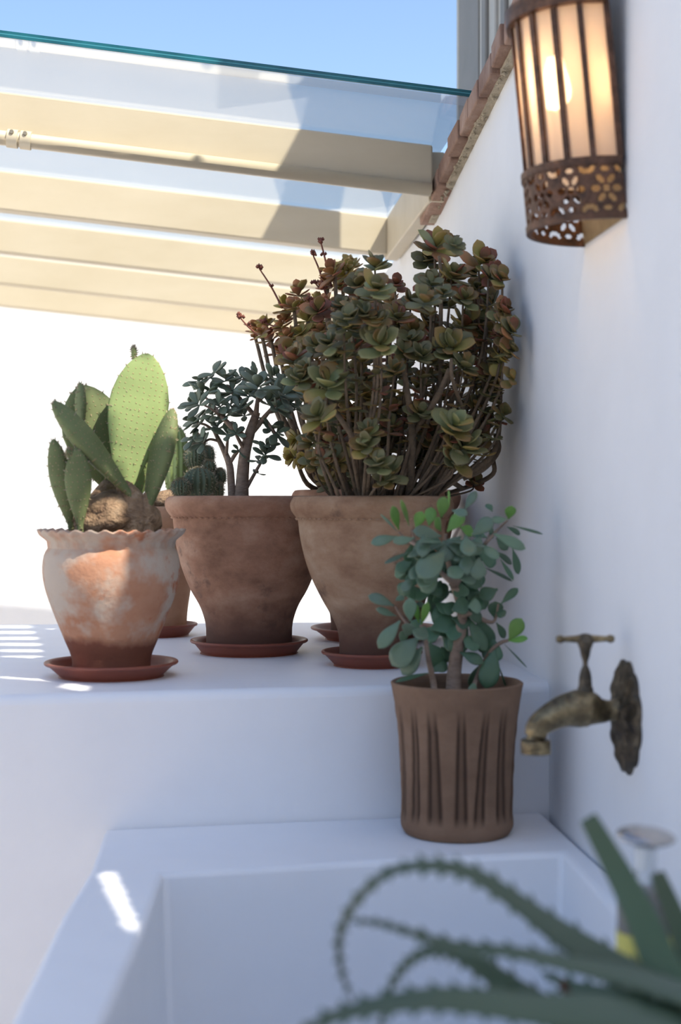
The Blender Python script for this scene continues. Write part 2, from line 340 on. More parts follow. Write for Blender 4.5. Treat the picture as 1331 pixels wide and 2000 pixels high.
# far whitewashed wall of the terrace
tag(obj('wall_back', box_me('wall_back', (-7, 6.3, 0), (0.9, 6.6, 2.28)), M_white, smooth=False), kind='structure')
tag(obj('wall_rear_block', box_me('wall_rear_block', (-7, -3.3, 0), (0.9, -3.0, 3.3)), M_white, smooth=False), kind='structure')  # unseen wall added to block sky light from behind
tag(obj('wall_left_bounce', box_me('wall_left_bounce', (-4.6, -3.0, 0), (-4.3, 6.3, 1.7)), M_white, smooth=False), kind='structure')  # unseen wall added to bounce sunlight into the shade
# right wall: sloping top under the coping
def top_z(Y): return CZ + 0.746 - 0.128*(Y - 2.18)
rows = []; ys = [-1.6, 0.5, 1.38, 1.40, 1.55, 1.7, 1.95, 2.01, 2.05, 2.09, 2.2, 2.6, 3.15]
def wall_x(Y):                   # the plaster steps back a little where the ledge begins
    t = min(max((Y-1.98)/0.09, 0), 1); t = t*t*(3-2*t); return XW + 0.010*t
v = []; f = []
for Y in ys:
    zz_ = top_z(Y)+0.004 if Y > 1.39 else CZ+0.45       # near side, out of view, lowered to let sun reach the basin rim
    v += [(wall_x(Y), Y, 0), (wall_x(Y), Y, zz_), (XW+0.10, Y, zz_), (XW+0.10, Y, 0)]
for i in range(len(ys)-1):
    a = i*4; b = a+4
    for k in range(4): f.append((a+k, b+k, b+(k+1) % 4, a+(k+1) % 4))
f += [(0,1,2,3), tuple(len(v)-4+k for k in (3,2,1,0))]
tag(obj('wall_right', mesh('wall_right', v, f), M_white), kind='structure'); autosmooth(bpy.data.meshes['wall_right'], 30)
tag(obj('wall_right_far', box_me('wall_right_far', (XW+0.01, 3.15, 0), (XW+0.10, 4.7, CZ+0.66)), M_white, smooth=False), kind='structure')

# ledge carrying the pots
LF = [(-2.2, 1.93), (-0.35, 2.0), (0.1, 2.045), (XW+0.03, 2.075)]
bot = [(x, y, 0) for x, y in LF] + [(XW+0.03, 3.2, 0), (-2.2, 3.2, 0)]
top = [(x, y, ZL) for x, y in LF] + [(XW+0.03, 3.2, ZL), (-2.2, 3.2, ZL)]
o = obj('wall_ledge', hexa_me('wall_ledge', bot, top), M_ledge, smooth=False); bevel(o, 0.014, 4); tag(o, kind='structure')
autosmooth(o.data, 40)

# basin below the ledge
oc = [PZ(205,1618,ZT), PZ(780,1605,ZT), None]
outer = [(-0.185, 0.72), (-0.172, 1.245), (-0.158, 1.6), (-0.142, 1.80), (-0.140, 2.019), (0.1, 2.043), (XW-0.001, 2.071), (XW-0.001, 0.72)]
a = PZ(318,1705,ZT); b = PZ(1100,1664,ZT); c = PZ(200,2000,ZT); d = PZ(1215,1791,ZT)
mid = PZ(700,1683,ZT)
inner = [(c.x-0.002, 1.225), (c.x, c.y), ((a.x+c.x)/2+0.004, (a.y+c.y)/2), (a.x, a.y), (mid.x, mid.y), (b.x, b.y), (d.x, d.y), (d.x-0.03, 1.225)]
bm = bmesh.new()
def ring(pts, z): return [bm.verts.new((p[0], p[1], z)) for p in pts]
ot = ring(outer, ZT); ob = ring(outer, 0.0); it = ring(inner, ZT); ib = ring([(x*0.97+0.008, y*0.985+0.02) for x, y in inner], ZT-0.32)
def loop_edges(vs): return [bm.edges.new((vs[i], vs[(i+1) % len(vs)])) for i in range(len(vs))]
e = loop_edges(ot) + loop_edges(it)
bmesh.ops.triangle_fill(bm, use_beauty=True, use_dissolve=True, edges=e)
for A, B in ((ot, ob), (ib, it)):
    for i in range(len(A)):
        j = (i+1) % len(A); bm.faces.new((A[i], B[i], B[j], A[j]) if A is ot else (A[i], A[j], B[j], B[i]))
bm.faces.new(ib)
bmesh.ops.recalc_face_normals(bm, faces=bm.faces)
me = bpy.data.meshes.new('wash_basin'); bm.to_mesh(me); bm.free()
o = obj('wash_basin', me, M_ledge, smooth=False); bevel(o, 0.008, 3); autosmooth(me, 40)
tag(o, 'whitewashed masonry wash basin with broad rim below the plant ledge', 'basin')

# brick coping along the sloping top of the right wall
t1 = obj('trim_1', hexa_me('coping_mortar',
     [(XW-0.006,1.42,top_z(1.42)-0.003),(XW+0.095,1.42,top_z(1.42)-0.003),(XW+0.095,3.12,top_z(3.12)-0.003),(XW-0.006,3.12,top_z(3.12)-0.003)],
     [(XW-0.006,1.42,top_z(1.42)+0.03),(XW+0.095,1.42,top_z(1.42)+0.03),(XW+0.095,3.12,top_z(3.12)+0.03),(XW-0.006,3.12,top_z(3.12)+0.03)]), M_mortar, smooth=False)
tag(t1, kind='structure')
joints = [3.145, 3.06, 2.884, 2.739, 2.64, 2.548, 2.454, 2.348, 2.257, 2.15, 2.03, 1.93, 1.80, 1.68, 1.55, 1.41]
rb = random.Random(3)
for i in range(len(joints)-1):
    y1, y0 = joints[i]-0.0025, joints[i+1]+0.0025
    w = 0.024 + rb.uniform(-0.003, 0.004); dz = rb.uniform(-0.004, 0.004); dz2 = dz + rb.uniform(-0.004, 0.004); h = 0.038
    x0, x1 = XW-w, XW+0.098
    w2 = rb.uniform(-0.004,0.004)
    bo = hexa_me('brick', [(x0,y0,top_z(y0)+dz),(x1,y0,top_z(y0)),(x1,y1,top_z(y1)),(x0+w2,y1,top_z(y1)+dz2)],
                 [(x0,y0,top_z(y0)+dz+h),(x1,y0,top_z(y0)+h),(x1,y1,top_z(y1)+h),(x0+w2,y1,top_z(y1)+dz2+h)])
    bevel(obj('brick', bo, M_brick, t1, smooth=False), 0.003, 2)
# crumbs of mortar squeezed out under the coping
v = []; f = []
for k in range(150):
    y = rb.uniform(1.45, 3.1); s = rb.uniform(0.002, 0.0055); p = Vector((XW - rb.uniform(-0.002,0.006), y, top_z(y) - rb.uniform(-0.002, 0.008)))
    i0 = len(v); v += [p+Vector(q)*s for q in ((-1,0,0),(1,0,0),(0,-1.8,0),(0,1.8,0),(0,0,-1),(0,0,1))]
    f += [tuple(i0+j for j in t) for t in ((0,2,5),(2,1,5),(1,3,5),(3,0,5),(2,0,4),(1,2,4),(3,1,4),(0,3,4))]
tag(obj('mortar_crumbs', mesh('mortar_crumbs', v, f), M_mortar, t1), kind='stuff')

# ------------------------------------------------------------------ screen behind the wall: post and slats in view, unseen panel added for shade
XS = 0.620
def to_screen(p):                                   # follow the sun's ray from a point up to the screen
    t = (XS - p.x)/SUN.x; q = p + SUN*t; return (q.y, q.z)
YE = PX(905, 100, XS).y
zt = CZ + 1.56; ztall = 3.1
holes = []
def hole(pts): holes.append([to_screen(p) for p in pts])
# openings cut to shape the sun patches on cactus, pots, ledge and basin
hole([PY(x, y, 2.238) for x, y in [(196,800),(212,655),(352,640),(356,800),(330,900),(300,1000),(220,1005),(212,900)]])
hole([PY(x, y, 2.125) for x, y in [(205,1030),(262,1030),(245,1130),(235,1180),(250,1255),(150,1255),(125,1150),(118,1060),(165,1055),(180,1125),(200,1125)]])
hole([PY(x, y, 2.16) for x, y in [(165,985),(300,985),(285,1045),(258,1075),(240,1135),(212,1135),(202,1060),(170,1050),(160,1110),(125,1110),(130,1040)]])
hole([PY(x, y, 2.86) for x, y in [(290,820),(364,820),(362,900),(352,1000),(325,1045),(285,1045)]])
hole([PZ(x, y, ZL) for x, y in [(118,1342),(140,1333),(182,1341),(176,1352)]])
hole([PZ(x, y, ZT) for x, y in [(196,1706),(232,1700),(276,1800),(270,1832),(246,1806)]])
for k in range(9):                                  # slots placed to cast the ovals of sun on the ledge
    y = 1224 + 1.0*(k*11.0 + 0.18*k*k); xx = 40 - abs(k-3)*2 + (k*4)
    hole([PZ(x, yy, ZL) for x, yy in [(xx-46, y-2.6), (xx+26, y-3.2), (xx+33, y), (xx+26, y+3.2), (xx-46, y+2.6), (xx-52, y)]])
def in_poly(y, z, P):
    c_ = False; n_ = len(P)
    for i_ in range(n_):
        (y0, z0), (y1, z1) = P[i_], P[(i_+1) % n_]
        if (z0 > z) != (z1 > z) and y < (y1-y0)*(z-z0)/(z1-z0)+y0: c_ = not c_
    return c_
CS = 0.01; vid = {}; v = []; f = []
def vert(y, z):
    k = (round(y, 4), round(z, 4))
    if k not in vid: vid[k] = len(v); v.append((XS, y, z))
    return vid[k]
def quad(y0, y1, z0, z1): f.append((vert(y0,z0), vert(y1,z0), vert(y1,z1), vert(y0,z1)))
YH = 2.30                                            # the screen is taller on the near side
for iy in range(70, 230):
    for iz in range(200, int(round(ztall*100))):
        y, z = iy*CS, iz*CS
        if not any(in_poly(y+CS/2, z+CS/2, h) for h in holes): quad(y, y+CS, z, z+CS)
quad(0.1, 0.7, 1.6, ztall); quad(0.7, YH, 1.0, 2.0); quad(YH, YE-0.24, 1.0, zt)
me = mesh('shade_panel', v, f)
scr = empty('shade_screen', (XS, YE, 1.0), 'grey-brown metal post and slats behind the brick coping, with an added shading panel', 'screen')
o = obj('panel', me, M_slat, scr, smooth=False); o.location = (-XS, -YE, -1.0)
sd = o.modifiers.new('solid', 'SOLIDIFY'); sd.thickness = 0.008; sd.offset = -1
bevel(obj('post', box_me('post', (-0.012, -0.25, 0.0), (0.006, -0.015, zt-1.0)), M_screen, scr, smooth=False), 0.004)
bevel(obj('edge_strip', box_me('edge_strip', (-0.014, -0.0149, 0.0), (0.006, 0.012, zt-1.0)), M_slat, scr, smooth=False), 0.003)
for k in range(4):
    y = -0.33 - k*0.1
    bevel(obj('slat', box_me('slat', (-0.016, y-0.022, 0.1), (-0.0005, y+0.022, zt-1.0)), M_slat if k % 2 else M_screen, scr, smooth=False), 0.003, 1)

# ------------------------------------------------------------------ glass roof
Yb = []
b1a = PX(845, 283, XW-0.03)                          # right end of the first beam
Y1 = b1a.y
p0 = PY(0, 178, Y1)
SL = (b1a.z - p0.z)/(b1a.x - p0.x)                   # fall of the roof towards the wall
def roof_z(x): return b1a.z + (x - b1a.x)*SL
def beam_Y(py):                                      # distance at which the roof's underside passes row py at column 0
    lo, hi = 1.5, 12
    for _ in range(50):
        mdd = (lo+hi)/2; q = PY(0, py, mdd)
        if q.z > roof_z(q.x): hi = mdd
        else: lo = mdd
    return lo
roof = empty('glass_roof', (XW-0.03, Y1, 0), 'lean-to roof of dusty glass on cream painted beams', 'roof')
RB = Vector((XW-0.03, Y1, 0))
tops = [178, 333, 428, 498, 548]
XL = -3.2
for i, py in enumerate(tops):
    Y = beam_Y(py) if i else Y1
    Yb.append(Y); h = 0.098; w = 0.05; xr = XW-0.029
    q = [(XL, Y, roof_z(XL)-h), (xr, Y, roof_z(xr)-h), (xr, Y+w, roof_z(xr)-h), (XL, Y+w, roof_z(XL)-h)]
    t_ = [(x, y, z+h) for x, y, z in q]
    bevel(obj('beam', hexa_me('beam', local(q, RB), local(t_, RB)), M_cream, roof, smooth=False), 0.004, 2)
# side rail along the wall
ya, yb_ = Y1+0.052, Yb[1]+0.05
zr = roof_z(XW-0.02)
bevel(obj('side_rail', hexa_me('side_rail', local([(XW-0.030,ya,zr-0.105),(XW+0.005,ya,zr-0.105),(XW+0.005,yb_,zr-0.105),(XW-0.030,yb_,zr-0.105)], RB),
      local([(XW-0.030,ya,zr),(XW+0.005,ya,zr),(XW+0.005,yb_,zr),(XW-0.030,yb_,zr)], RB)), M_cream, roof, smooth=False), 0.003, 2)
# panes
ge = PX(880, 190, XW-0.03); g0 = PY(0, 72, ge.y)
Yg = beam_Y(72) if True else ge.y
def pane(y0, y1, zoff=0.003, th=0.010):
    xr = XW-0.003
    q = [(XL, y0, roof_z(XL)+zoff), (xr, y0, roof_z(xr)+zoff), (xr, y1, roof_z(xr)+zoff), (XL, y1, roof_z(XL)+zoff)]
    return obj('pane', mesh('pane', local(q, RB), [(0,1,2,3)]), M_glass, roof, smooth=False), q
g, q = pane(Yg, Yb[1]+0.025)
pane(Yb[1]+0.035, Yb[3]+0.025); pane(Yb[3]+0.035, Yb[4]+0.9)
# polished front edge of the laminated pane: two dark plies and the interlayer
xr = XW-0.003
for k, (z0, z1, m_) in enumerate(((-0.0005, 0.0045, M_gedge), (0.0045, 0.0062, M_gedge2), (0.0062, 0.0112, M_gedge))):
    o = obj('glass_edge', hexa_me('glass_edge', local([(XL,Yg-0.003,roof_z(XL)+z0),(xr,Yg-0.003,roof_z(xr)+z0),(xr,Yg,roof_z(xr)+z0),(XL,Yg,roof_z(XL)+z0)], RB),
        local([(XL,Yg-0.003,roof_z(XL)+z1),(xr,Yg-0.003,roof_z(xr)+z1),(xr,Yg,roof_z(xr)+z1),(XL,Yg,roof_z(XL)+z1)], RB)), m_, g, smooth=False)
def strip(y0, y1, x0=XL, x1=xr):
    z = 0.008
    obj('pale_strip', mesh('pale_strip', local([(x0,y0,roof_z(x0)+z),(x1,y0,roof_z(x1)+z),(x1,y1,roof_z(x1)+z),(x0,y1,roof_z(x0)+z)], RB), [(0,1,2,3)]), M_strip, roof, smooth=False)
strip(Yg+0.035, Yg+0.085); strip(Y1+0.10, Y1+0.26)  # pale translucent bands laid on the glass
# awning bar clipped along the foot of the first beam
zc = -0.096; Yp = Y1-0.013
pa = Vector((XL, Yp, roof_z(XL)+zc)); pb = Vector((XW-0.035, Yp, roof_z(XW-0.035)+zc))
pipe = empty('pipe', pb, 'cream painted pipe running along the foot of the nearest roof beam', 'pipe')
obj('tube', tube_me('tube', local([pa, pb], pb), [0.014, 0.014], 20, 1), M_cream, pipe)
axis = (pb-pa).normalized()
for px in (25, 51):
    q = PY(px, 240, Yp); c_ = Vector((q.x, Yp, roof_z(q.x)+zc)) - pb
    cl = obj('clip', tube_me('clip', [c_-axis*0.0105, c_+axis*0.0105], [0.0185, 0.0185], 24, 1), M_cream, pipe); autosmooth(cl.data)
    sp = c_ + Vector((0, -0.0165, 0.009))
    s_ = obj('screw', tube_me('screw', [sp+Vector((0,0.003,0)), sp+Vector((0,-0.0035,0.001))], [0.0048, 0.0042], 12, 1), M_screw, cl); autosmooth(s_.data)

# ------------------------------------------------------------------ wall lantern
YC = 1.745; RL = 0.093
zb0, zb1, zg1 = CZ+0.342, CZ+0.412, CZ+0.600
lan = empty('wall_lantern', (XW, YC, zb0), 'lit half-round lantern of white glass panes and pierced metal on the wall', 'lantern')
tilt = math.tan(R(5.5))
def LP(phi, z, r=RL):                                # half cylinder leaning out a little towards its top
    zz = z - zb0
    rr = r
    return Vector((-rr*math.sin(phi) - zz*tilt, -rr*math.cos(phi), zz))
def shell(name, ph0, ph1, z0, z1, r0, r1, m_, parent, n=24):
    v = []; f = []
    for i in range(n+1):
        ph = ph0 + (ph1-ph0)*i/n
        v += [LP(ph, z0, r1), LP(ph, z1, r1), LP(ph, z1, r0), LP(ph, z0, r0)]
    for i in range(n):
        a = 4*i; b_ = a+4
        for k in range(4): f.append((a+k, a+(k+1) % 4, b_+(k+1) % 4, b_+k))
    f += [(0,3,2,1), tuple(4*n+k for k in (0,1,2,3))]
    o = obj(name, mesh(name, v, f), m_, parent); autosmooth(o.data, 40); return o
NP = 9
for i in range(NP):
    p0_, p1_ = math.pi*i/NP, math.pi*(i+1)/NP; g_ = 0.012
    a0, a1 = p0_+g_, p1_-g_
    v = [LP(a0, zb1, RL-0.003), LP(a1, zb1, RL-0.003), LP(a1, zg1, RL-0.003), LP(a0, zg1, RL-0.003), LP(a0, zb1, RL-0.006), LP(a1, zb1, RL-0.006), LP(a1, zg1, RL-0.006), LP(a0, zg1, RL-0.006)]
    obj('glass_pane', mesh('glass_pane', v, [(0,1,2,3),(7,6,5,4),(0,4,5,1),(1,5,6,2),(2,6,7,3),(3,7,4,0)]), M_lglass, lan, smooth=False)
for i in range(NP+1):
    ph = math.pi*i/NP
    o = shell('bar', ph-0.036, ph+0.036, zb1-0.001, zg1+0.001, RL-0.008, RL+0.001, M_copper, lan, 2)
# pierced band: a curved sheet cut with scrolls and petals
def pierced(name, z0, z1, r, m_, parent, seed):
    rr = random.Random(seed)
    NU, NV = 168, 32; H = z1-z0; holes_ = []
    for k in range(7):                               # repeated flower motif
        cu = (k+0.5)/7*math.pi*r
        holes_ += [(cu, H*0.5, 0.0042, 0.0042, 0)]
        for j in range(6):
            a_ = j*math.pi/3; holes_.append((cu+0.0125*math.cos(a_), H*0.5+0.0125*math.sin(a_), 0.0062, 0.0034, a_))
        for sx in (-1, 1):
            for sz in (0.15, 0.85):
                holes_.append((cu+sx*0.0165, H*sz, 0.0065, 0.0034, sx*(1 if sz < 0.5 else -1)*0.7))
        holes_.append((cu, H*0.14, 0.005, 0.003, 0)); holes_.append((cu, H*0.86, 0.005, 0.003, 0))
    def inside(u, z):
        for (cu, cz, a_, b_, t) in holes_:
            dx, dz = u-cu, z-cz; x = dx*math.cos(t)+dz*math.sin(t); y = -dx*math.sin(t)+dz*math.cos(t)
            if (x/a_)**2+(y/b_)**2 < 1: return True
        return False
    v = []; f = []
    for j in range(NV+1):
        for i in range(NU+1): v.append(LP(math.pi*i/NU, z0+H*j/NV, r))
    for j in range(NV):
        for i in range(NU):
            u = (i+0.5)/NU*math.pi*r; z = (j+0.5)/NV*H
            if not inside(u, z):
                a_ = j*(NU+1)+i; f.append((a_, a_+1, a_+NU+2, a_+NU+1))
    o = obj(name, mesh(name, v, f), m_, parent)
    s_ = o.modifiers.new('solid', 'SOLIDIFY'); s_.thickness = 0.0016; s_.offset = 0
    return o
pierced('pierced_band', zb0+0.002, zb1-0.004, RL+0.0025, M_copper, lan, 1)
shell('band_rim', 0, math.pi, zb1-0.007, zb1+0.002, RL-0.006, RL+0.005, M_copper, lan, 36)
shell('lower_rim', 0, math.pi, zb0-0.002, zb0+0.006, RL-0.001, RL+0.005, M_copper, lan, 36)
shell('upper_rim', 0, math.pi, zg1-0.003, zg1+0.016, RL-0.006, RL+0.006, M_copper, lan, 36)
v = []
vs = [LP(math.pi*i/24, zg1+0.016, RL+0.004) for i in range(25)]; apex = [LP(math.pi*i/24, zg1+0.05, 0.03) for i in range(25)]
f = [(i, i+1, i+26, i+25) for i in range(24)] + [tuple(range(25, 50))]
o = obj('cap', mesh('cap', vs+apex, f), M_copper, lan)
T33 = 0.325*tilt; wB = RL-0.002
bk = hexa_me('back_plate', [(-0.002,-wB,0),(-0.0004,-wB,0),(-0.0004,wB,0),(-0.002,wB,0)], [(-0.002-T33,-wB,0.325),(-0.0004-T33,-wB,0.325),(-0.0004-T33,wB,0.325),(-0.002-T33,wB,0.325)])
obj('back_plate', bk, M_lampback, lan, smooth=False)
# bulb and holder
bz = CZ+0.525 - zb0
bx = -0.046 - bz*tilt
prof = [(0.002,-0.032),(0.013,-0.028),(0.0195,-0.017),(0.0205,-0.006),(0.017,0.008),(0.012,0.022),(0.010,0.032),(0.001,0.033)]
o = obj('bulb', lathe_me('bulb', prof, 24), M_bulb, lan, loc=(bx, 0.0, bz))
o = obj('bulb_holder', lathe_me('bulb_holder', [(0.001,0.032),(0.013,0.032),(0.015,0.036),(0.015,0.105),(0.001,0.105)], 20), M_copper, lan, loc=(bx, 0.0, bz)); autosmooth(o.data)

# ------------------------------------------------------------------ pots and saucers
def pot_prof(prof, cpx, Y, z0):
    s = scale_at(cpx, Y); out = []
    for y, hw in prof:
        z = CZ - (y-HOR)*s - z0; out.append((hw*s, z))
    b0 = out[0]; sh = -b0[1]
    H = out[-1][1]; out = [(r, (z+sh)*H/(H+sh)) for r, z in out]     # stand exactly on the saucer
    return out, s
def smooth_prof(pr, n=4):
    P = catmull([Vector((r, z, 0)) for r, z in pr], n); return [(p.x, p.y) for p in P]
def saucer(cpx, Y, rpx, bpx, hpx, label):
    s = scale_at(cpx, Y); r = rpx*s; rb_ = bpx*s; h = hpx*s
    c_ = PY(cpx, HOR, Y); prof = [(0.001,0.0),(rb_*0.96,0.0),(rb_,0.002),(r*0.93,h*0.72),(r*0.985,h*0.80),(r,h*0.9),(r*0.985,h),(r*0.93,h*0.97),(r*0.88,h*0.8),(rb_*0.95,0.006),(0.001,0.006)]
    o = obj('saucer', lathe_me('saucer', smooth_prof(prof, 2), 72), M_saucer, loc=(c_.x, Y, ZL)); autosmooth(o.data, 50)
    return tag(o, label, 'saucer', 'brown plant saucers on the ledge')
def build_pot(parent, prof, m_, inner_t=0.012, soil_d=0.02, rf=None, seg=96, soil_m=None, sub=3):
    top = prof[-1]; pr = smooth_prof(prof, sub)
    pr = [(0.001, 0.0)] + pr + [(top[0]-inner_t*0.4, top[1]+0.001), (top[0]-inner_t, top[1]-0.004), (top[0]-inner_t*1.3, top[1]-soil_d-0.02)]
    o = obj('pot', lathe_me('pot', pr, seg, rf), m_, parent)
    rs = top[0]-inner_t*1.05
    so = [(rs, top[1]-soil_d)] + [(rs*k, top[1]-soil_d+0.004*(1-k)+0.003*math.sin(k*9)) for k in (0.8,0.6,0.4,0.2,0.01)]
    obj('soil', lathe_me('soil', so, 40, lambda r, z, a, k: (r, z+0.003*noise.noise(Vector((r*math.cos(a)*60, r*math.sin(a)*60, 0))))), soil_m or M_soil, parent)
    return o
saucer(218, 2.22, 130, 100, 30, 'brown saucer under the scallop-rimmed pot of prickly pear')
saucer(487, 2.545, 115, 93, 27, 'brown saucer under the middle pot of the small tree-shaped jade')
saucer(727, 2.33, 99, 74, 29, 'brown saucer under the big pot of the reddish bush')
saucer(308, 2.90, 78, 60, 24, 'small brown saucer half hidden behind the scallop-rimmed pot')
saucer(735, 2.79, 128, 98, 24, 'brown saucer at the back, half hidden behind the big bush pot')
ZS = ZL + 0.0065
def pl(name, cpx, Y, label, z=ZS):
    c_ = PY(cpx, HOR, Y); return empty(name, (c_.x, Y, z), label, 'potted plant')

# leaf meshes -------------------------------------------------
def leaf_mesh(name, w=0.5, th=0.13, curl=0.12, cup=0.06, ns=8, nr=8, peak=0.62, mats=None, pointed=0.0):
    v = []; f = []; tip = []
    for i in range(ns+1):
        t = i/ns
        prof = (math.sin(math.pi*min(1, t**(math.log(0.5)/math.log(peak))))**0.6) if 0 < t < 1 else 0
        prof = max(prof, 0.16*(1-t)) if t < 0.5 else prof
        if pointed: prof *= (1 - pointed*max(0, t-peak)/(1-peak))
        hw = max(w/2*prof, 0.008); hh = max(th/2*(prof**0.8), 0.006)
        for k in range(nr):
            a = 2*math.pi*k/nr; x = hw*math.cos(a); z = hh*math.sin(a) + curl*t*t + cup*(math.cos(a)**2)*prof
            v.append((x, t, z)); tip.append(max(0, (t-0.45)/0.55)*0.7 + 0.3*abs(math.cos(a))**4)
    for i in range(ns):
        for k in range(nr):
            j = (k+1) % nr; f.append((i*nr+k, (i+1)*nr+k, (i+1)*nr+j, i*nr+j))
    f.append(tuple(range(nr))); b_ = ns*nr; f.append(tuple(range(b_, b_+nr))[::-1])
    me = mesh(name, v, f)
    at = me.attributes.new('tip', 'FLOAT', 'POINT'); at.data.foreach_set('value', tip)
    me.polygons.foreach_set('use_smooth', [True]*len(me.polygons))
    if mats: me.materials.append(mats)
    return me
def leaf_matrix(base, d, n, L, W=None, T=None):
    y = d.normalized(); x = y.cross(n).normalized(); z = x.cross(y)
    W = W or L; T = T or W
    m = Matrix((( x.x*W, y.x*L, z.x*T, base.x), (x.y*W, y.y*L, z.y*T, base.y), (x.z*W, y.z*L, z.z*T, base.z), (0,0,0,1)))
    return m
def put_leaf(me, parent, origin, base, d, n, L, W=None, T=None, name='leaf'):
    o = bpy.data.objects.new(name, me); col.objects.link(o); o.parent = parent
    o.matrix_basis = leaf_matrix(base-origin, d, n, L, W, T); return o

# --- prickly pear in the scallop-rimmed pot ------------------
Y0 = 2.22; P1 = pl('potted_prickly_pear', 218, Y0, 'sunlit prickly pear cactus in a lime-streaked pot with scalloped rim'); O1 = Vector(P1.location)
pr, s1 = pot_prof([(1300,76),(1272,77),(1240,90),(1200,107),(1150,126),(1112,133),(1082,130),(1064,121),(1053,127),(1043,139),(1036,143)], 215, Y0, ZS)
zr1 = pr[-1][1]; zn = pr[-4][1]
def scal(r, z, a, k):
    t = max(0, min(1, (z-zn)/(zr1-zn)))
    return r*(1+(0.012+0.008*math.sin(a*3+1))*t*math.sin(a*31+2*math.sin(a*2))), z + 0.0022*t*math.sin(a*31+0.6)*(1 if r > 0.09 else 0)
build_pot(P1, pr, M_pot1, 0.013, 0.012, scal, 156)
def pad(parent, O, p_base, p_tip, w, th, face, Yb_, Yt, m_=None, name='pad', narrow=0.45, n=14, peak=0.6):
    b_ = PY(*p_base, Yb_); t_ = PY(*p_tip, Yt); ax = t_-b_; L = ax.length; ax.normalize()
    nrm = Vector(face); nrm = (nrm - ax*nrm.dot(ax)).normalized(); xx = ax.cross(nrm).normalized()
    s_ = scale_at(p_base[0], Yb_); hw = w*s_/2; ht = th*s_/2
    v = []; f = []; seg = 24
    for i in range(n+1):
        t = 0.5-0.5*math.cos(math.pi*i/n)
        pf = max(0.0, math.sin(math.pi*t**(math.log(0.5)/math.log(peak))))**0.58
        if t < peak: pf = max(pf*(narrow+(1-narrow)*(t/peak)**0.8), 0.25*(1-t/peak))
        for k in range(seg):
            a_ = 2*math.pi*k/seg; ca, sa = math.cos(a_), math.sin(a_)
            v.append((hw*pf*ca, ht*(pf**0.8)*sa, L*t))
    for i in range(n):
        for k in range(seg):
            j = (k+1) % seg; f.append((i*seg+k, i*seg+j, (i+1)*seg+j, (i+1)*seg+k))
    f += [tuple(range(seg))[::-1], tuple(range(n*seg, n*seg+seg))]
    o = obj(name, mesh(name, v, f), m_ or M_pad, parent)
    M = Matrix(((xx.x, -nrm.x, ax.x, 0),(xx.y, -nrm.y, ax.y, 0),(xx.z, -nrm.z, ax.z, 0),(0,0,0,1)))
    if M.to_3x3().determinant() < 0: M = M @ Matrix.Diagonal((-1,1,1,1))
    o.matrix_basis = Matrix.Translation(b_-O) @ M
    # spine tufts along the rim and over both faces
    rs = random.Random(int(p_tip[0]*7+p_tip[1])); sv = []; sf = []
    for q in range(150):
        if q < 60:
            vv = v[rs.randrange(2, n)*seg + rs.choice((0,1,23,11,12,13))]
        else: vv = v[rs.randrange(2, n)*seg + rs.randrange(seg)]
        c0 = Vector(vv); out = Vector((c0.x, c0.y*2.5, (c0.z-L*0.5)*0.5)).normalized(); ln = 0.0045; i0 = len(sv)
        u = out.orthogonal().normalized()*0.0009; w_ = out.cross(u)
        sv += [c0+u, c0-u*0.5+w_, c0-u*0.5-w_, c0+out*ln]; sf += [(i0,i0+1,i0+3),(i0+1,i0+2,i0+3),(i0+2,i0,i0+3)]
    so = obj('spines', mesh('spines', sv, sf), M_spine, o); tag(so, kind='stuff')
    return o
fc = (0.35,-1,0.25)
pad(P1, O1, (236,990), (290,690), 122, 20, (0.30,-1,0.30), 2.22, 2.26, M_padlit, narrow=0.62, peak=0.62)       # big lit pad
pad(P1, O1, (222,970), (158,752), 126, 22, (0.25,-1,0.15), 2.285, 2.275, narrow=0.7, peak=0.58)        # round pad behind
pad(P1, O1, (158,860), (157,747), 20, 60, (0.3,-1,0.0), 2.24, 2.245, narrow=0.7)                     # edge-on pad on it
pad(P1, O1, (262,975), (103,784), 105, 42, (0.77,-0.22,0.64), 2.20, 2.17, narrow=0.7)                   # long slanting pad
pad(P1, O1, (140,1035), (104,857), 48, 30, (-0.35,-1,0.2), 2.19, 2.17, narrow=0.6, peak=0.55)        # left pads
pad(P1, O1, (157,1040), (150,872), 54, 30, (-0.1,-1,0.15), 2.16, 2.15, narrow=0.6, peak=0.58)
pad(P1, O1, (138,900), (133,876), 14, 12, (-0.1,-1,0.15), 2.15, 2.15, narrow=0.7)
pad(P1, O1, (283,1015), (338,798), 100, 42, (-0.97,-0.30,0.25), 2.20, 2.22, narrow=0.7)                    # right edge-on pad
pad(P1, O1, (262,985), (322,815), 62, 30, (0.2,-1,0.1), 2.28, 2.30, M_padlit, narrow=0.6)
pad(P1, O1, (262,708), (262,676), 11, 9, fc, 2.256, 2.26, M_padlit, narrow=0.8, name='bud')
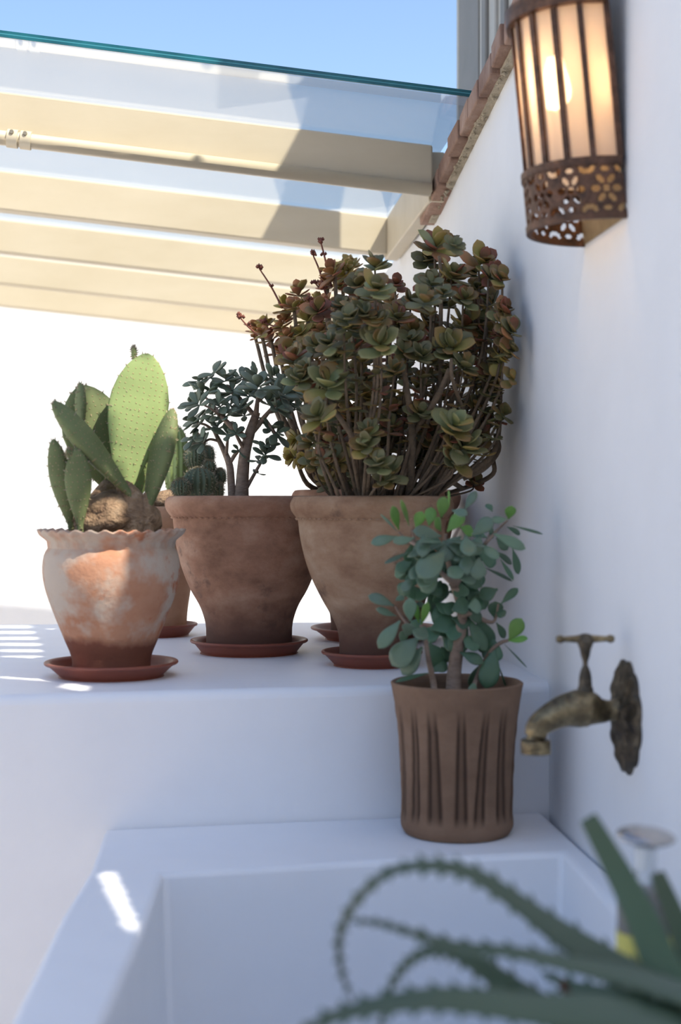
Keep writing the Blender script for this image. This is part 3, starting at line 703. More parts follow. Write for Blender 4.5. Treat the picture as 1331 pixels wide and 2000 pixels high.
# woody, corky base
def lump(name, parent, O, c_, r, m_, seed, amp=0.22, n=2, fr=40):
    bm = bmesh.new(); bmesh.ops.create_icosphere(bm, subdivisions=n+1, radius=1.0)
    for v_ in bm.verts:
        d_ = v_.co.normalized(); k = 1+amp*noise.noise(d_*1.7+Vector((seed,0,0)))+amp*0.35*noise.noise(d_*6+Vector((seed,2,0)))
        v_.co = Vector((d_.x*r[0]*k, d_.y*r[1]*k, d_.z*r[2]*k))
    me = bpy.data.meshes.new(name); bm.to_mesh(me); bm.free()
    return obj(name, me, m_, parent, loc=tuple(Vector(c_)-O))
lump('woody_base', P1, O1, PY(222,1012,2.225), (0.070,0.055,0.040), M_padwood, 1, 0.3)
o = obj('woody_stem', tube_me('woody_stem', local([PY(262,1040,2.21), PY(262,1010,2.205), PY(255,975,2.21), PY(238,945,2.215)], O1), [0.030,0.026,0.021,0.010], 14, 4), M_padwood, P1)
o = obj('woody_stem', tube_me('woody_stem', local([PY(175,1040,2.24), PY(188,990,2.25), PY(215,950,2.27)], O1), [0.022,0.019,0.015], 12, 4), M_padwood, P1)
o = obj('woody_stem', tube_me('woody_stem', local([PY(283,1042,2.2), PY(285,1000,2.2), PY(292,965,2.205)], O1), [0.016,0.013,0.009], 12, 4), M_padwood, P1)

# --- globe cactus behind -------------------------------------
Y4 = 2.90; P4 = pl('potted_globe_cactus', 308, Y4, 'cluster of ribbed globe cacti in a pale pot between two larger pots'); O4 = Vector(P4.location)
pr, s4 = pot_prof([(1238,56),(1200,58),(1170,62),(1140,67),(1100,75),(1060,82),(1035,84),(1028,86),(1020,92),(1008,96),(997,94),(990,90)], 308, Y4, ZS)
build_pot(P4, pr, M_pot4, 0.012, 0.012, None, 72)
def ribbed(parent, O, c_, r, h, nr, m_, name, seed):
    def rf_(rr, z, a, k): return rr*(1+0.075*math.cos(a*nr)), z
    n = 14; prof = []
    for i in range(n+1):
        t = i/n*math.pi; prof.append((max(0.0008, r*math.sin(t)**0.85 if 0 < t < math.pi else 0.0008), -h*math.cos(t)))
    seg = nr*6
    o = obj(name, lathe_me(name, prof, seg, rf_), m_, parent, loc=tuple(Vector(c_)-O))
    rs = random.Random(seed); v = []; f = []
    for k in range(nr):                              # spine tufts down each rib
        a = 2*math.pi*k/nr
        for i in range(2, n, 1):
            t = (i+0.5*(k % 2))/n*math.pi; rr = r*abs(math.sin(t))**0.85*1.075; p = Vector((rr*math.cos(a), rr*math.sin(a), -h*math.cos(t)))
            for q in range(3):
                d_ = (p.normalized()+Vector((rs.uniform(-.8,.8), rs.uniform(-.8,.8), rs.uniform(-.8,.8)))).normalized()
                u = d_.orthogonal().normalized()*0.0008; i0 = len(v)
                v += [p+u, p-u, p+d_*0.006]; f += [(i0, i0+1, i0+2)]
    tag(obj('spines', mesh('spines', v, f), M_rib, o, smooth=False), kind='stuff'); return o
for i, (px, py, rx, rz, Y) in enumerate([(390,943,31,29,2.80),(354,953,17,17,2.77),(381,892,18,24,2.86),(407,889,12,17,2.9),(388,862,14,14,2.9),(409,912,12,12,2.83),(430,931,11.5,15,2.84),(427,958,10,14,2.82)]):
    s = scale_at(px, Y); ribbed(P4, O4, PY(px, py, Y), rx*s, rz*s, 16 if rx > 15 else 11, M_globe, 'globe', i)
s = scale_at(345, 2.9); ribbed(P4, O4, PY(345,905,2.9), 24*s, 72*s, 12, M_column, 'column', 40)
lump('woody_base', P4, O4, PY(350,978,2.88), (0.075,0.05,0.022), M_padwood, 4, 0.2)

# --- small tree-shaped jade in the middle pot ------------------
Y2 = 2.545; P2 = pl('potted_jade_tree', 487, Y2, 'small tree-shaped jade plant with stout trunk in the middle brown pot'); O2 = Vector(P2.location)
pr, s2 = pot_prof([(1258,84),(1218,84),(1194,89),(1172,98),(1145,114),(1115,127),(1085,137),(1050,144),(1016,148),(1009,149),(1004,155),(993,162),(982,164),(974,161),(970,156)], 487, Y2, ZS)
build_pot(P2, pr, M_pot2, 0.014, 0.012)
# rope-edged bead under the rim
zb = pr[9][1]; rbd = pr[9][0]+0.0015
def bead(parent, rbd, zb, m_, n=70):
    v = []; f = []
    for k in range(n):
        a = 2*math.pi*k/n; c_ = Vector((rbd*math.cos(a), rbd*math.sin(a), zb)); t_ = Vector((-math.sin(a), math.cos(a), 0)); o_ = Vector((math.cos(a), math.sin(a), 0)); i0 = len(v)
        v += [c_+t_*0.0045, c_-t_*0.0045, c_+UP*0.0028, c_-UP*0.0028, c_+o_*0.0025]
        f += [(i0,i0+2,i0+4),(i0+2,i0+1,i0+4),(i0+1,i0+3,i0+4),(i0+3,i0,i0+4)]
    obj('rope_band', mesh('rope_band', v, f), m_, parent)
bead(P2, rbd, zb, M_pot2)
def limb(parent, O, pts, rad, m_, name='branch', seg=10):
    P = [PY(x, y, Y) for x, y, Y in pts]; s = scale_at(pts[0][0], pts[0][2])
    return obj(name, tube_me(name, local(P, O), [r*s for r in rad], seg, 5), m_, parent)
limb(P2, O2, [(472,985,2.545),(473,950,2.545),(478,890,2.54),(488,848,2.54),(502,805,2.535)], [16,13,11,10,7], M_bark, 'trunk', 14)
limb(P2, O2, [(455,985,2.55),(452,945,2.55),(449,910,2.55),(440,885,2.56),(430,864,2.57),(415,835,2.58)], [9,7.5,7,6,5,3], M_bark, 'trunk', 12)
for pts, rad in [([(487,850,2.54),(506,828,2.54),(525,805,2.53),(548,780,2.52)],[7,6,4,3]), ([(484,858,2.54),(455,835,2.52),(432,812,2.52),(420,795,2.53)],[6,6,4,2.5]),
                 ([(481,955,2.545),(492,935,2.54),(505,912,2.53),(517,892,2.53)],[4,3.5,3,2]), ([(500,810,2.535),(503,785,2.52),(505,762,2.51)],[6,4,3]),
                 ([(480,880,2.54),(470,865,2.53),(462,850,2.52)],[5,4,3]), ([(449,905,2.55),(458,890,2.55),(466,880,2.54)],[4,4,3]), ([(442,888,2.555),(444,868,2.55),(446,850,2.54)],[4,3,2]),
                 ([(500,815,2.535),(475,785,2.56),(455,765,2.58)],[5,4,3]), ([(515,815,2.54),(530,835,2.53),(538,850,2.53)],[4,3,2]), ([(525,805,2.53),(556,800,2.55),(575,800,2.56)],[4,3,2]),
                 ([(428,862,2.57),(410,858,2.57),(396,866,2.56)],[3,2.5,2]),([(424,845,2.575),(402,830,2.57),(385,826,2.57)],[3,2.5,2]),([(424,800,2.53),(408,782,2.54),(395,772,2.55)],[3,2.5,2]),
                 ([(430,812,2.52),(412,798,2.5),(400,792,2.5)],[3,2,2]),([(455,770,2.58),(445,752,2.58)],[3,2]),([(503,785,2.52),(530,760,2.55),(545,742,2.56)],[4,3,2])]:
    limb(P2, O2, pts, rad, M_bark)
me_m = [leaf_mesh('leaf', 0.46, 0.14, c_, 0.05, mats=L_m, peak=0.64) for c_ in (0.0, 0.12, -0.1)]
rj = random.Random(11)
def spray(parent, O, px, py, Y, rpx, n, meshes, ax, spread=1.0, rnd=rj, wid=1.0, lim=None, scl=1.0):
    c_ = PY(px, py, Y); s = scale_at(px, Y); ax = Vector(ax).normalized(); u = ax.orthogonal().normalized(); w_ = ax.cross(u); a0 = rnd.uniform(0, 6.3)
    out = []
    for k in range(n):
        tier = k // 4; a = a0 + (k % 4)*math.pi/2 + tier*math.pi/4 + rnd.uniform(-.25,.25)
        el = (0.15 + 0.42*tier)*spread**-1 + rnd.uniform(-.15,.2)
        d = (u*math.cos(a)+w_*math.sin(a))*math.cos(el) + ax*math.sin(el)
        L = rpx*s*scl*(1.0-0.12*tier)*rnd.uniform(0.8,1.15)
        b_ = c_ + ax*(L*0.16*tier)
        if lim is not None and (b_+d*L).x > lim: d.x = -abs(d.x)*0.5 ; d.normalize()
        nn = (ax*1.0 + Vector((0,-0.15,0.1)) + Vector((rnd.uniform(-.2,.2),rnd.uniform(-.2,.2),0)))
        out.append((rnd.choice(meshes), b_, d.copy(), nn, L, L*wid))
    return out
jl = []
for px, py, r, n, Y in [(503,762,40,8,2.47),(398,772,30,7,2.55),(390,792,30,7,2.5),(440,745,30,8,2.58),(472,742,28,8,2.60),(532,738,30,7,2.57),(560,752,30,8,2.56),(566,790,28,7,2.55),(392,828,28,7,2.57),(424,838,28,7,2.57),(396,866,26,5,2.55),
                        (446,850,26,6,2.54),(548,775,32,8,2.52),(540,848,28,6,2.53),(528,838,26,6,2.54),(518,890,24,7,2.53),(462,848,24,5,2.51),(478,812,24,6,2.58),(430,795,30,7,2.53),(412,770,28,7,2.57),(578,800,26,6,2.57),
                        (455,768,30,8,2.58),(486,775,32,8,2.55),(520,790,32,8,2.54),(450,792,28,7,2.56),(540,800,28,7,2.5),(470,800,28,6,2.52),(505,900,20,5,2.54),(520,870,24,6,2.54),(466,880,18,4,2.54),(415,812,26,6,2.53),(505,925,18,3,2.53),(545,760,26,6,2.6),(405,745,24,5,2.6),(440,815,24,5,2.52),(378,858,26,5,2.56),(376,790,24,5,2.56),(388,748,24,5,2.58),(418,730,30,4,2.57),(500,735,26,6,2.58),(380,825,26,5,2.57)]:
    jl += spray(P2, O2, px, py, Y, r, n, me_m, (rj.uniform(-.4,.4)+(px-480)/160, rj.uniform(-.9,.1), 0.8), scl=1.25)
for me_, b_, d_, n_, L_, W_ in jl: put_leaf(me_, P2, O2, b_, d_, n_, L_, W_*1.05)

# --- reddish bushes in the two big pots ------------------------
Y3 = 2.33; P3 = pl('potted_succulent_bush', 727, Y3, 'big bushy olive and red succulent in the tan pot beside the wall'); O3 = Vector(P3.location)
pr, s3 = pot_prof([(1283,64),(1248,64),(1222,68),(1197,79),(1165,98),(1125,118),(1085,132),(1045,141),(1020,144),(1012,146),(1006,151),(996,158),(986,160),(978,158),(970,153)], 727, Y3, ZS)
build_pot(P3, pr, M_pot3, 0.014, 0.010); bead(P3, pr[9][0]+0.0015, pr[9][1], M_pot3)
Y5 = 2.79; P5 = pl('potted_red_succulent', 735, Y5, 'reddish flowering succulent in the rear pot behind the tan bush pot'); O5 = Vector(P5.location)
pr, s5 = pot_prof([(1240,88),(1200,90),(1155,102),(1100,125),(1050,145),(1005,152),(998,154),(990,160),(975,165),(965,164),(958,159)], 735, Y5, ZS)
build_pot(P5, pr, M_pot2, 0.016, 0.010)
bm_ = {}
for k, m_ in (('g', B_g), ('o', B_o), ('r', B_r), ('y', B_y), ('d', B_d)):
    bm_[k] = [leaf_mesh('leaf', 0.70, 0.12, c_, 0.07, ns=7, nr=8, mats=m_, peak=0.6) for c_ in (0.02, 0.16, -0.1)]
rA = random.Random(5)
A_ros = [(850,492,42,'o'),(936,518,36,'o'),(982,552,28,'o'),(735,575,40,'g'),(733,528,30,'g'),(882,545,34,'o'),(745,680,42,'g'),(702,602,30,'o'),(690,652,30,'g'),(660,704,32,'g'),(640,762,45,'g'),(612,762,30,'y'),(628,822,38,'g'),(602,732,28,'g'),
 (882,690,44,'g'),(902,640,36,'o'),(958,602,36,'o'),(985,662,28,'o'),(940,662,34,'o'),(975,700,28,'o'),(985,605,22,'o'),(882,842,44,'g'),(902,880,40,'g'),(886,905,32,'g'),(955,832,30,'o'),(982,812,26,'d'),(930,762,28,'y'),(860,782,26,'y'),(812,762,30,'o'),
 (822,702,28,'g'),(792,642,28,'o'),(802,602,26,'o'),(770,732,28,'g'),(702,742,28,'o'),(722,802,26,'y'),(690,822,28,'o'),(662,862,32,'r'),(652,905,32,'o'),(702,900,30,'y'),(762,930,34,'g'),(742,915,30,'g'),(812,900,32,'d'),(832,862,28,'d'),(792,948,24,'o'),
 (702,942,26,'d'),(648,952,22,'d'),(852,946,24,'d'),(612,905,24,'o'),(925,946,20,'o'),(752,852,26,'d'),(782,880,26,'d'),(905,722,30,'g'),(958,732,26,'o'),(772,562,22,'r'),(930,572,30,'o'),(955,545,26,'o'),(842,562,26,'g'),(832,652,24,'d'),(735,632,28,'g'),
 (672,642,28,'g'),(702,692,30,'y'),(862,732,24,'d'),(978,762,24,'d'),(742,772,24,'d'),(680,780,26,'o'),(840,930,24,'o'),(930,800,26,'o'),(905,590,28,'o'),(860,600,24,'d'),(720,850,24,'o'),(770,800,24,'y'),(800,830,24,'d'),(965,780,22,'d'),(640,690,26,'o'),
 (760,640,26,'r'),(835,740,22,'o'),(905,800,24,'d'),(660,740,26,'o')]
B_ros = [(655,540,28,'r'),(640,565,22,'r'),(702,548,24,'r'),(575,608,28,'r'),(602,628,24,'o'),(530,665,27,'r'),(547,692,28,'r'),(562,668,24,'r'),(602,682,26,'o'),(627,652,22,'r'),(620,704,24,'r'),(638,602,24,'r'),(512,655,15,'r'),(575,722,22,'o'),(592,872,30,'y'),(578,892,22,'y'),(606,896,26,'y'),(584,858,24,'y'),(765,595,24,'r'),(700,585,24,'r'),(665,600,22,'o'),(655,665,22,'r'),(585,655,20,'r'),(670,560,22,'r'),(500,662,12,'r')]
SIL = [(565,650),(600,600),(690,545),(790,600),(820,490),(880,475),(950,505),(995,565),(1005,680),(1005,800),(980,850),(930,890),(905,940),(640,950),(610,890),(600,800),(580,745)]
nlist = len(A_ros)
while len(A_ros) < nlist + 95:
    px, py = rA.uniform(560,1010), rA.uniform(470,955)
    if in_poly(px, py, SIL): A_ros.append((px, py, rA.uniform(22,32), rA.choice('ooodddygrg')))
nearL = []; stemsA = []
LIM = XW - 0.012
for i, (px, py, r, k) in enumerate(A_ros):
    Y = {'g': 2.20, 'o': 2.34, 'r': 2.45, 'y': 2.38, 'd': 2.46}[k] + rA.uniform(-.07, .07)
    c_ = PY(px, py, Y)
    if c_.x > LIM-0.01: Y = Y*(LIM-0.01)/c_.x; c_ = PY(px, py, Y)
    off = (px-770)/230
    ax = (off*0.5+rA.uniform(-.35,.35), -0.65+rA.uniform(-.5,.4), 1.0-0.25*abs(off))
    ks = [k] if rA.random() < 0.7 else ['o']
    n = 11 if r > 27 else 9
    meshes = bm_[k]*3 + (bm_['o'] if k != 'o' else bm_['g'] + bm_['r'])
    for L in spray(P3, O3, px, py, Y, r, n, meshes, ax, 1.0, rA, 1.05, LIM, 1.3): nearL.append((L, Y))
    if i < nlist: stemsA.append((px, py, Y, c_, r))
def emit_leaves(leaves, parent, O, keep):
    order = sorted(leaves, key=lambda t: -(t[0][4]/t[0][1].y))      # those that show largest become parts
    for L, Y in order[:keep]: put_leaf(L[0], parent, O, L[1], L[2], L[3], L[4], L[5])
    rest = order[keep:]
    if not rest: return
    mats = []; v = []; f = []; mi = []; tp = []
    for L, Y in rest:
        me_, b_, d_, n_, L_, W_ = L; M = leaf_matrix(b_-O, d_, n_, L_, W_); i0 = len(v); m_ = me_.materials[0]
        if m_ not in mats: mats.append(m_)
        v += [M @ x.co for x in me_.vertices]; tp += [x.value for x in me_.attributes['tip'].data]
        for p in me_.polygons: f.append(tuple(i0+j for j in p.vertices)); mi.append(mats.index(m_))
    me = mesh('leaves', v, f); at = me.attributes.new('tip', 'FLOAT', 'POINT'); at.data.foreach_set('value', tp)
    for m_ in mats: me.materials.append(m_)
    me.polygons.foreach_set('material_index', mi)
    tag(obj('leaves', me, None, parent), kind='stuff')
fillA = []
for px, py, Y, c_, r in stemsA:
    bx_ = 727 + (px-745)*0.42 + rA.uniform(-15,15); bx_ = max(625, min(835, bx_))
    b_ = PY(bx_, 985, 2.33 + (Y-2.33)*0.5)
    h = c_.z - b_.z
    m1 = b_.lerp(c_, 0.35) + Vector(((c_.x-b_.x)*0.18, 0, -h*0.02)); m2 = b_.lerp(c_, 0.72) + Vector(((c_.x-b_.x)*0.2+rA.uniform(-.006,.006), rA.uniform(-.01,.01), -h*0.05))
    for q in (m1, m2, c_): q.x = min(q.x, LIM-0.004)
    for t_ in (0.55, 0.72, 0.86):
        q = catmull([b_, m1, m2, c_], 20)[int(60*t_)]
        if q.z > b_.z+0.05: fillA.append((q, r))
    tk = 0.0018 + 0.0012*min(1, h/0.35)
    obj('stem', tube_me('stem', local([b_, m1, m2, c_], O3), [tk*1.3, tk*1.1, tk*0.85, tk*0.6], 7, 4), M_bark2, P3)
for q, r in fillA:
    k = rA.choice('ooddygr'); sF = scale_at(750, q.y); a0 = rA.uniform(0, 6.3)
    for j in range(3):
        a = a0 + j*2.1; d = Vector((math.cos(a), math.sin(a), rA.uniform(-0.2,0.6))).normalized(); L = rA.uniform(20,32)*sF
        if (q+d*L).x > LIM: d.x = -abs(d.x)
        nearL.append(((rA.choice(bm_[k]), q, d, Vector((rA.uniform(-.3,.3), -0.3, 1)), L, L*1.05), q.y))
emit_leaves(nearL, P3, O3, 300)
# thick woody stems that show between the leaves
for pts, rad in [([(905,955,2.36),(880,935,2.34),(915,925,2.3),(960,890,2.3),(975,840,2.31),(980,720,2.3)],[5,6,6,6,5,4]), ([(870,965,2.4),(930,945,2.38),(985,925,2.36),(998,900,2.36),(985,880,2.38)],[4,5,5,5,4]),
                 ([(905,935,2.3),(945,915,2.3),(985,880,2.32),(1003,850,2.34)],[5,6,6,5]), ([(745,970,2.28),(735,930,2.26),(700,870,2.2),(660,810,2.19),(645,785,2.19)],[6,6,5,5,4]),
                 ([(800,965,2.3),(806,880,2.27),(803,810,2.25),(795,760,2.25),(788,700,2.24)],[8,7,7,6,4]), ([(800,860,2.27),(830,815,2.25),(860,765,2.23),(878,720,2.22)],[5,6,6,4]),
                 ([(690,970,2.3),(668,930,2.28),(650,890,2.27)],[5,5,4]), ([(760,965,2.32),(740,880,2.3),(715,800,2.3),(695,740,2.3)],[6,6,5,4]), ([(860,800,2.3),(862,560,2.3),(858,500,2.3)],[4,4,3]), ([(905,800,2.25),(884,740,2.2),(882,700,2.2)],[4,4,3]),
                 ([(940,880,2.32),(945,760,2.3),(950,640,2.3)],[5,5,4]), ([(735,760,2.25),(745,620,2.25),(736,560,2.25)],[4,4,3])]:
    P = [PY(x, y, Y) for x, y, Y in pts]
    for q in P: q.x = min(q.x, LIM-0.004)
    s = scale_at(750, 2.3); obj('stem', tube_me('stem', local(P, O3), [r_*s for r_ in rad], 8, 5), M_bark2, P3)
SILB = [(488,645),(560,590),(600,565),(640,515),(690,525),(705,600),(625,725),(560,735),(515,705)]
nb = len(B_ros)
while len(B_ros) < nb+26:
    px, py = rA.uniform(480,710), rA.uniform(505,740)
    if in_poly(px, py, SILB): B_ros.append((px, py, rA.uniform(18,27), rA.choice('rrrooy')))
farL = []
for px, py, r, k in B_ros:
    Y = 2.72 + rA.uniform(-.1, .12); c_ = PY(px, py, Y)
    ax = (-0.45+rA.uniform(-.4,.4), rA.uniform(-.6,.2), 0.9)
    if py > 850: ax = (-0.8, -0.3, -0.1)
    for L in spray(P5, O5, px, py, Y, r, 11, bm_[k]*3+bm_['o'], ax, 1.0, rA, 1.0, None, 1.3): farL.append((L, Y))
    if len(farL) > 11*26: continue
    b_ = PY(640+max(0, (px-560)*0.5), 965, 2.75); m_ = b_.lerp(c_, 0.55)+Vector(((c_.x-b_.x)*0.12, 0, -0.02))
    obj('stem', tube_me('stem', local([b_, m_, c_], O5), [0.006, 0.005, 0.0035], 7, 5), M_bark2, P5)
emit_leaves(farL, P5, O5, 280)
# dry flower stalks
def stalk(pts, Y):
    P = [PY(x, y, Y) for x, y in pts]; o = obj('flower_stalk', tube_me('flower_stalk', local(P, O5), [0.0022, 0.0018, 0.0014], 6, 4), M_flower, P5)
    e_ = P[-1]; rs = random.Random(int(pts[0][0])); v = []; f = []
    for site, cnt, sz in ((e_, 11, 0.008), (P[len(P)//2], 3, 0.007)):
        for k in range(cnt):
            d = Vector((rs.uniform(-1,1), rs.uniform(-1,1), rs.uniform(0.0,1.2))).normalized(); p = site + d*sz*rs.uniform(0.3,1.0); i0 = len(v); r_ = rs.uniform(0.0022,0.004)
            v += [p-O5+Vector(q)*r_ for q in ((-1,0,0),(1,0,0),(0,-1,0),(0,1,0),(0,0,-1),(0,0,1.6))]
            f += [tuple(i0+j for j in t) for t in ((0,2,5),(2,1,5),(1,3,5),(3,0,5),(2,0,4),(1,2,4),(3,1,4),(0,3,4))]
    tag(obj('flower_head', mesh('flower_head', v, f), M_flower, o), kind='stuff')
for pts in ([(552,602),(530,560),(507,525)], [(505,655),(485,638),(469,620)], [(638,580),(625,530),(612,499)], [(648,560),(634,500),(627,473)], [(630,635),(618,612),(605,588)], [(560,640),(545,640),(515,630)], [(640,560),(628,565),(616,553)]):
    stalk(pts, 2.72)

# --- jade in the fluted pot on the basin rim --------------------
YF = 1.958; PF = pl('potted_jade', 893, YF, 'blue-green jade plant in a fluted brown clay pot on the basin rim', ZT); OF = Vector(PF.location)
s = scale_at(893, YF); cF = 893
pr = [(102,1),(109,14),(110,25),(109,60),(110,110),(112,160),(116,215),(121,260),(126,295),(129,312)]
Hs = (1640-1348)*s/(312*s)
pr = [(hw*s, y*s*Hs*1.0) for hw, y in pr]; HP = pr[-1][1]
angs = []; rg = random.Random(21)
NG = 15
gro = [(2*math.pi*k/NG + rg.uniform(-.07,.07), rg.uniform(0.11,0.16), rg.uniform(-0.3,0.3)) for k in range(NG)]
def gval(a, z):
    t = z/HP; best = 0
    if t < 0.10 or t > 0.88: fade = 0
    else: fade = min(1, (t-0.10)/0.06, (0.88-t)/0.16)
    for c_, w_, sl in gro:
        d = (a - c_ - sl*(t-0.5)*0.55 + math.pi) % (2*math.pi) - math.pi
        if abs(d) < w_*(1.25-0.75*t):
            q = abs(d)/(w_*(1.25-0.75*t)); best = max(best, (0.38*(1-q**4) + 0.62*math.exp(-((q-0.58)/0.22)**2))*(1 if q < 0.9 else (1-q)*10)*fade)
    return best
prf = smooth_prof(pr, 5)
def gf(r, z, a, k): return r - 0.0032*gval(a, z) + 0.0008*noise.noise(Vector((math.cos(a)*4, math.sin(a)*4, z*60))), z
ti = 0.008
prf2 = [(0.001, 0.0)] + prf + [(pr[-1][0]-0.002, HP+0.0015), (pr[-1][0]-ti, HP-0.001), (pr[-1][0]-ti*1.2, HP-0.012), (pr[-1][0]-ti*1.3, HP-0.05)]
nin = len(prf2)-3
o = obj('pot', lathe_me('pot', prf2, 300, lambda r, z, a, k: gf(r, z, a, k) if 0 < k < nin else (r, z)), M_potF, PF)
at = o.data.attributes.new('groove', 'FLOAT', 'POINT'); vals = []
for k in range(len(prf2)):
    for i in range(300): vals.append(min(1, 1.15*gval(2*math.pi*i/300, prf2[k][1])) if 0 < k < nin else 0.0)
at.data.foreach_set('value', vals)
rs_ = pr[-1][0]-ti*1.25
obj('soil', lathe_me('soil', [(rs_, HP-0.028),(rs_*0.6, HP-0.026),(rs_*0.3, HP-0.024),(0.001, HP-0.024)], 40), M_soil, PF)
CA = lambda x, y: (715+0.263*x, 940+0.263*y)
CB = lambda x, y: (715+0.263*x, 1140+0.263*y)
def limbF(pts, rad, name='branch', seg=10):
    P = [PY(*p[:2], p[2] + (0.012 if name == 'trunk' else 0.03)*(1 if i_ else 0)) for i_, p in enumerate(pts)]; obj(name, tube_me(name, local(P, OF), [r_*s for r_ in rad], seg, 5), M_bark, PF)
cb = lambda x, y, Y=1.96: (*CB(x, y), Y)
ca = lambda x, y, Y=1.96: (*CA(x, y), Y)
limbF([cb(650,850),cb(655,680),cb(675,520),cb(700,380),cb(715,200),ca(660,780,1.955)], [16,14.5,13,12,10,8], 'trunk', 16)
limbF([cb(515,850,1.93),cb(500,720,1.93),cb(465,560,1.92),cb(440,400,1.915),cb(410,310,1.91)], [7,6,5,4,3], 'trunk', 12)
limbF([cb(790,800,1.95),cb(850,640,1.95),cb(930,500,1.94),cb(1000,440,1.94),cb(1060,420,1.94)], [5,5,4,4,3])
limbF([cb(720,230,1.955),cb(800,230,1.94),cb(900,280,1.94),cb(960,270,1.94),cb(985,150,1.94)], [6,5,4,3,2])
limbF([ca(660,780,1.955),ca(620,640,1.94),ca(595,520,1.925),ca(595,390,1.92)], [8,6,5,3])
limbF([ca(650,760,1.955),ca(500,620,1.95),ca(380,480,1.945),ca(345,360,1.94)], [6,5,4,2.5])
limbF([ca(380,480,1.945),ca(300,430,1.945),ca(245,380,1.945)], [3.5,3,2])
limbF([ca(660,770,1.955),ca(790,600,1.965),ca(890,460,1.965),ca(935,370,1.965)], [7,5,4,3])
limbF([ca(890,460,1.965),ca(980,360,1.97),ca(1055,290,1.97)], [4,3,2])
limbF([cb(440,400,1.915),cb(300,290,1.92),cb(220,170,1.925)], [4,3,2])
limbF([ca(600,520,1.93),ca(700,330,1.97),ca(745,200,1.98)], [4,3,2])
me_F = {k: [leaf_mesh('leaf', 0.52, 0.17, c_, 0.05, ns=10, nr=12, mats=m_, peak=0.64) for c_ in (0.0, 0.08, -0.08)] for k, m_ in (('g', L_g), ('d', L_d), ('B', L_B))}
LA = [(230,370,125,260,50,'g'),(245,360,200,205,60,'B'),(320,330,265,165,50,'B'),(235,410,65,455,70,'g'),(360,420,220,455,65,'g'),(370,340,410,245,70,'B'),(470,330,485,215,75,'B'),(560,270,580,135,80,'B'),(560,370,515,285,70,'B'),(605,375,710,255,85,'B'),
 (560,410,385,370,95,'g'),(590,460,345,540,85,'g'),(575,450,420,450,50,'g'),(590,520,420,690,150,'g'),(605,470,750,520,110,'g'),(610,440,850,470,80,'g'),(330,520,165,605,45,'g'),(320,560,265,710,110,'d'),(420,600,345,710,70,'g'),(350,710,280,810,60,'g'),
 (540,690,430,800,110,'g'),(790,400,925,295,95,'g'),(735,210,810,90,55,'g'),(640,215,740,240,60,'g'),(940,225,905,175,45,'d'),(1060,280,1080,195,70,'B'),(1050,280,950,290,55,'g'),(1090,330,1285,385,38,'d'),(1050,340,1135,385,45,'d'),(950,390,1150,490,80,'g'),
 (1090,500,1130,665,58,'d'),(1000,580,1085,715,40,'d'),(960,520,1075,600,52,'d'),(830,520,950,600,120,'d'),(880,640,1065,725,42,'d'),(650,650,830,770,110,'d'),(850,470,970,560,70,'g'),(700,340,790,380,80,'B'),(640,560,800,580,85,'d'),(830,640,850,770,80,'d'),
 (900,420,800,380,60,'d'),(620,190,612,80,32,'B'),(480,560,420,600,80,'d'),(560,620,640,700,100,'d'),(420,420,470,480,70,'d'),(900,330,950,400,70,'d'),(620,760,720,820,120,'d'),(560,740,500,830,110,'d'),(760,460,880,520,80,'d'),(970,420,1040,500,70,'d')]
LB = [(210,165,45,95,75,'g'),(225,240,95,195,50,'g'),(220,125,275,100,42,'g'),(255,275,115,450,88,'g'),(330,280,325,130,85,'g'),(395,290,365,165,45,'B'),(415,300,455,160,50,'B'),(390,400,220,580,150,'g'),(420,470,290,650,110,'g'),(440,320,390,400,100,'g'),
 (470,440,560,620,150,'d'),(480,340,650,280,140,'d'),(700,260,680,500,130,'d'),(830,250,910,480,150,'d'),(760,250,870,470,90,'d'),(760,170,840,170,100,'g'),(620,60,820,80,110,'d'),(540,20,560,120,130,'d'),(980,40,865,95,100,'d'),(1005,150,1115,45,55,'d'),
 (960,260,965,150,100,'d'),(970,200,1025,235,70,'d'),(1065,420,1145,280,95,'B'),(1060,425,1185,410,50,'B'),(1030,450,1175,600,32,'d'),(970,290,1030,390,55,'d'),(960,480,900,740,130,'d'),(990,610,1040,780,52,'d'),(860,590,780,740,60,'d'),(700,510,850,575,80,'d'),
 (480,660,255,715,48,'d'),(480,640,590,600,90,'d'),(830,820,770,780,95,'g'),(300,390,330,310,90,'g'),(260,440,290,360,60,'d'),(600,400,560,300,140,'d'),(640,200,750,150,120,'d'),(570,150,650,200,100,'d'),(360,160,430,160,50,'d'),(640,330,740,380,120,'d'),
 (980,440,960,560,90,'d'),(700,330,600,420,120,'d'),(430,260,350,330,80,'d'),(560,470,640,560,80,'d'),(880,500,960,440,80,'d')]
rF = random.Random(9)
for k in range(34):
    x, y = rF.uniform(330,920), rF.uniform(430,830); a = rF.uniform(0.2,2.9); LA.append((x, y, x+120*math.cos(a), y+120*math.sin(a), rF.uniform(75,115), 'd'))
for k in range(14):
    x, y = rF.uniform(380,900), rF.uniform(380,720); a = rF.uniform(0.0,3.1); LA.append((x, y, x+140*math.cos(a), y+140*math.sin(a), rF.uniform(80,110), 'g'))
for k in range(16):
    x, y = rF.uniform(420,900), rF.uniform(60,420); a = rF.uniform(0.3,2.8); LB.append((x, y, x+120*math.cos(a), y+120*math.sin(a), rF.uniform(75,115), 'd'))
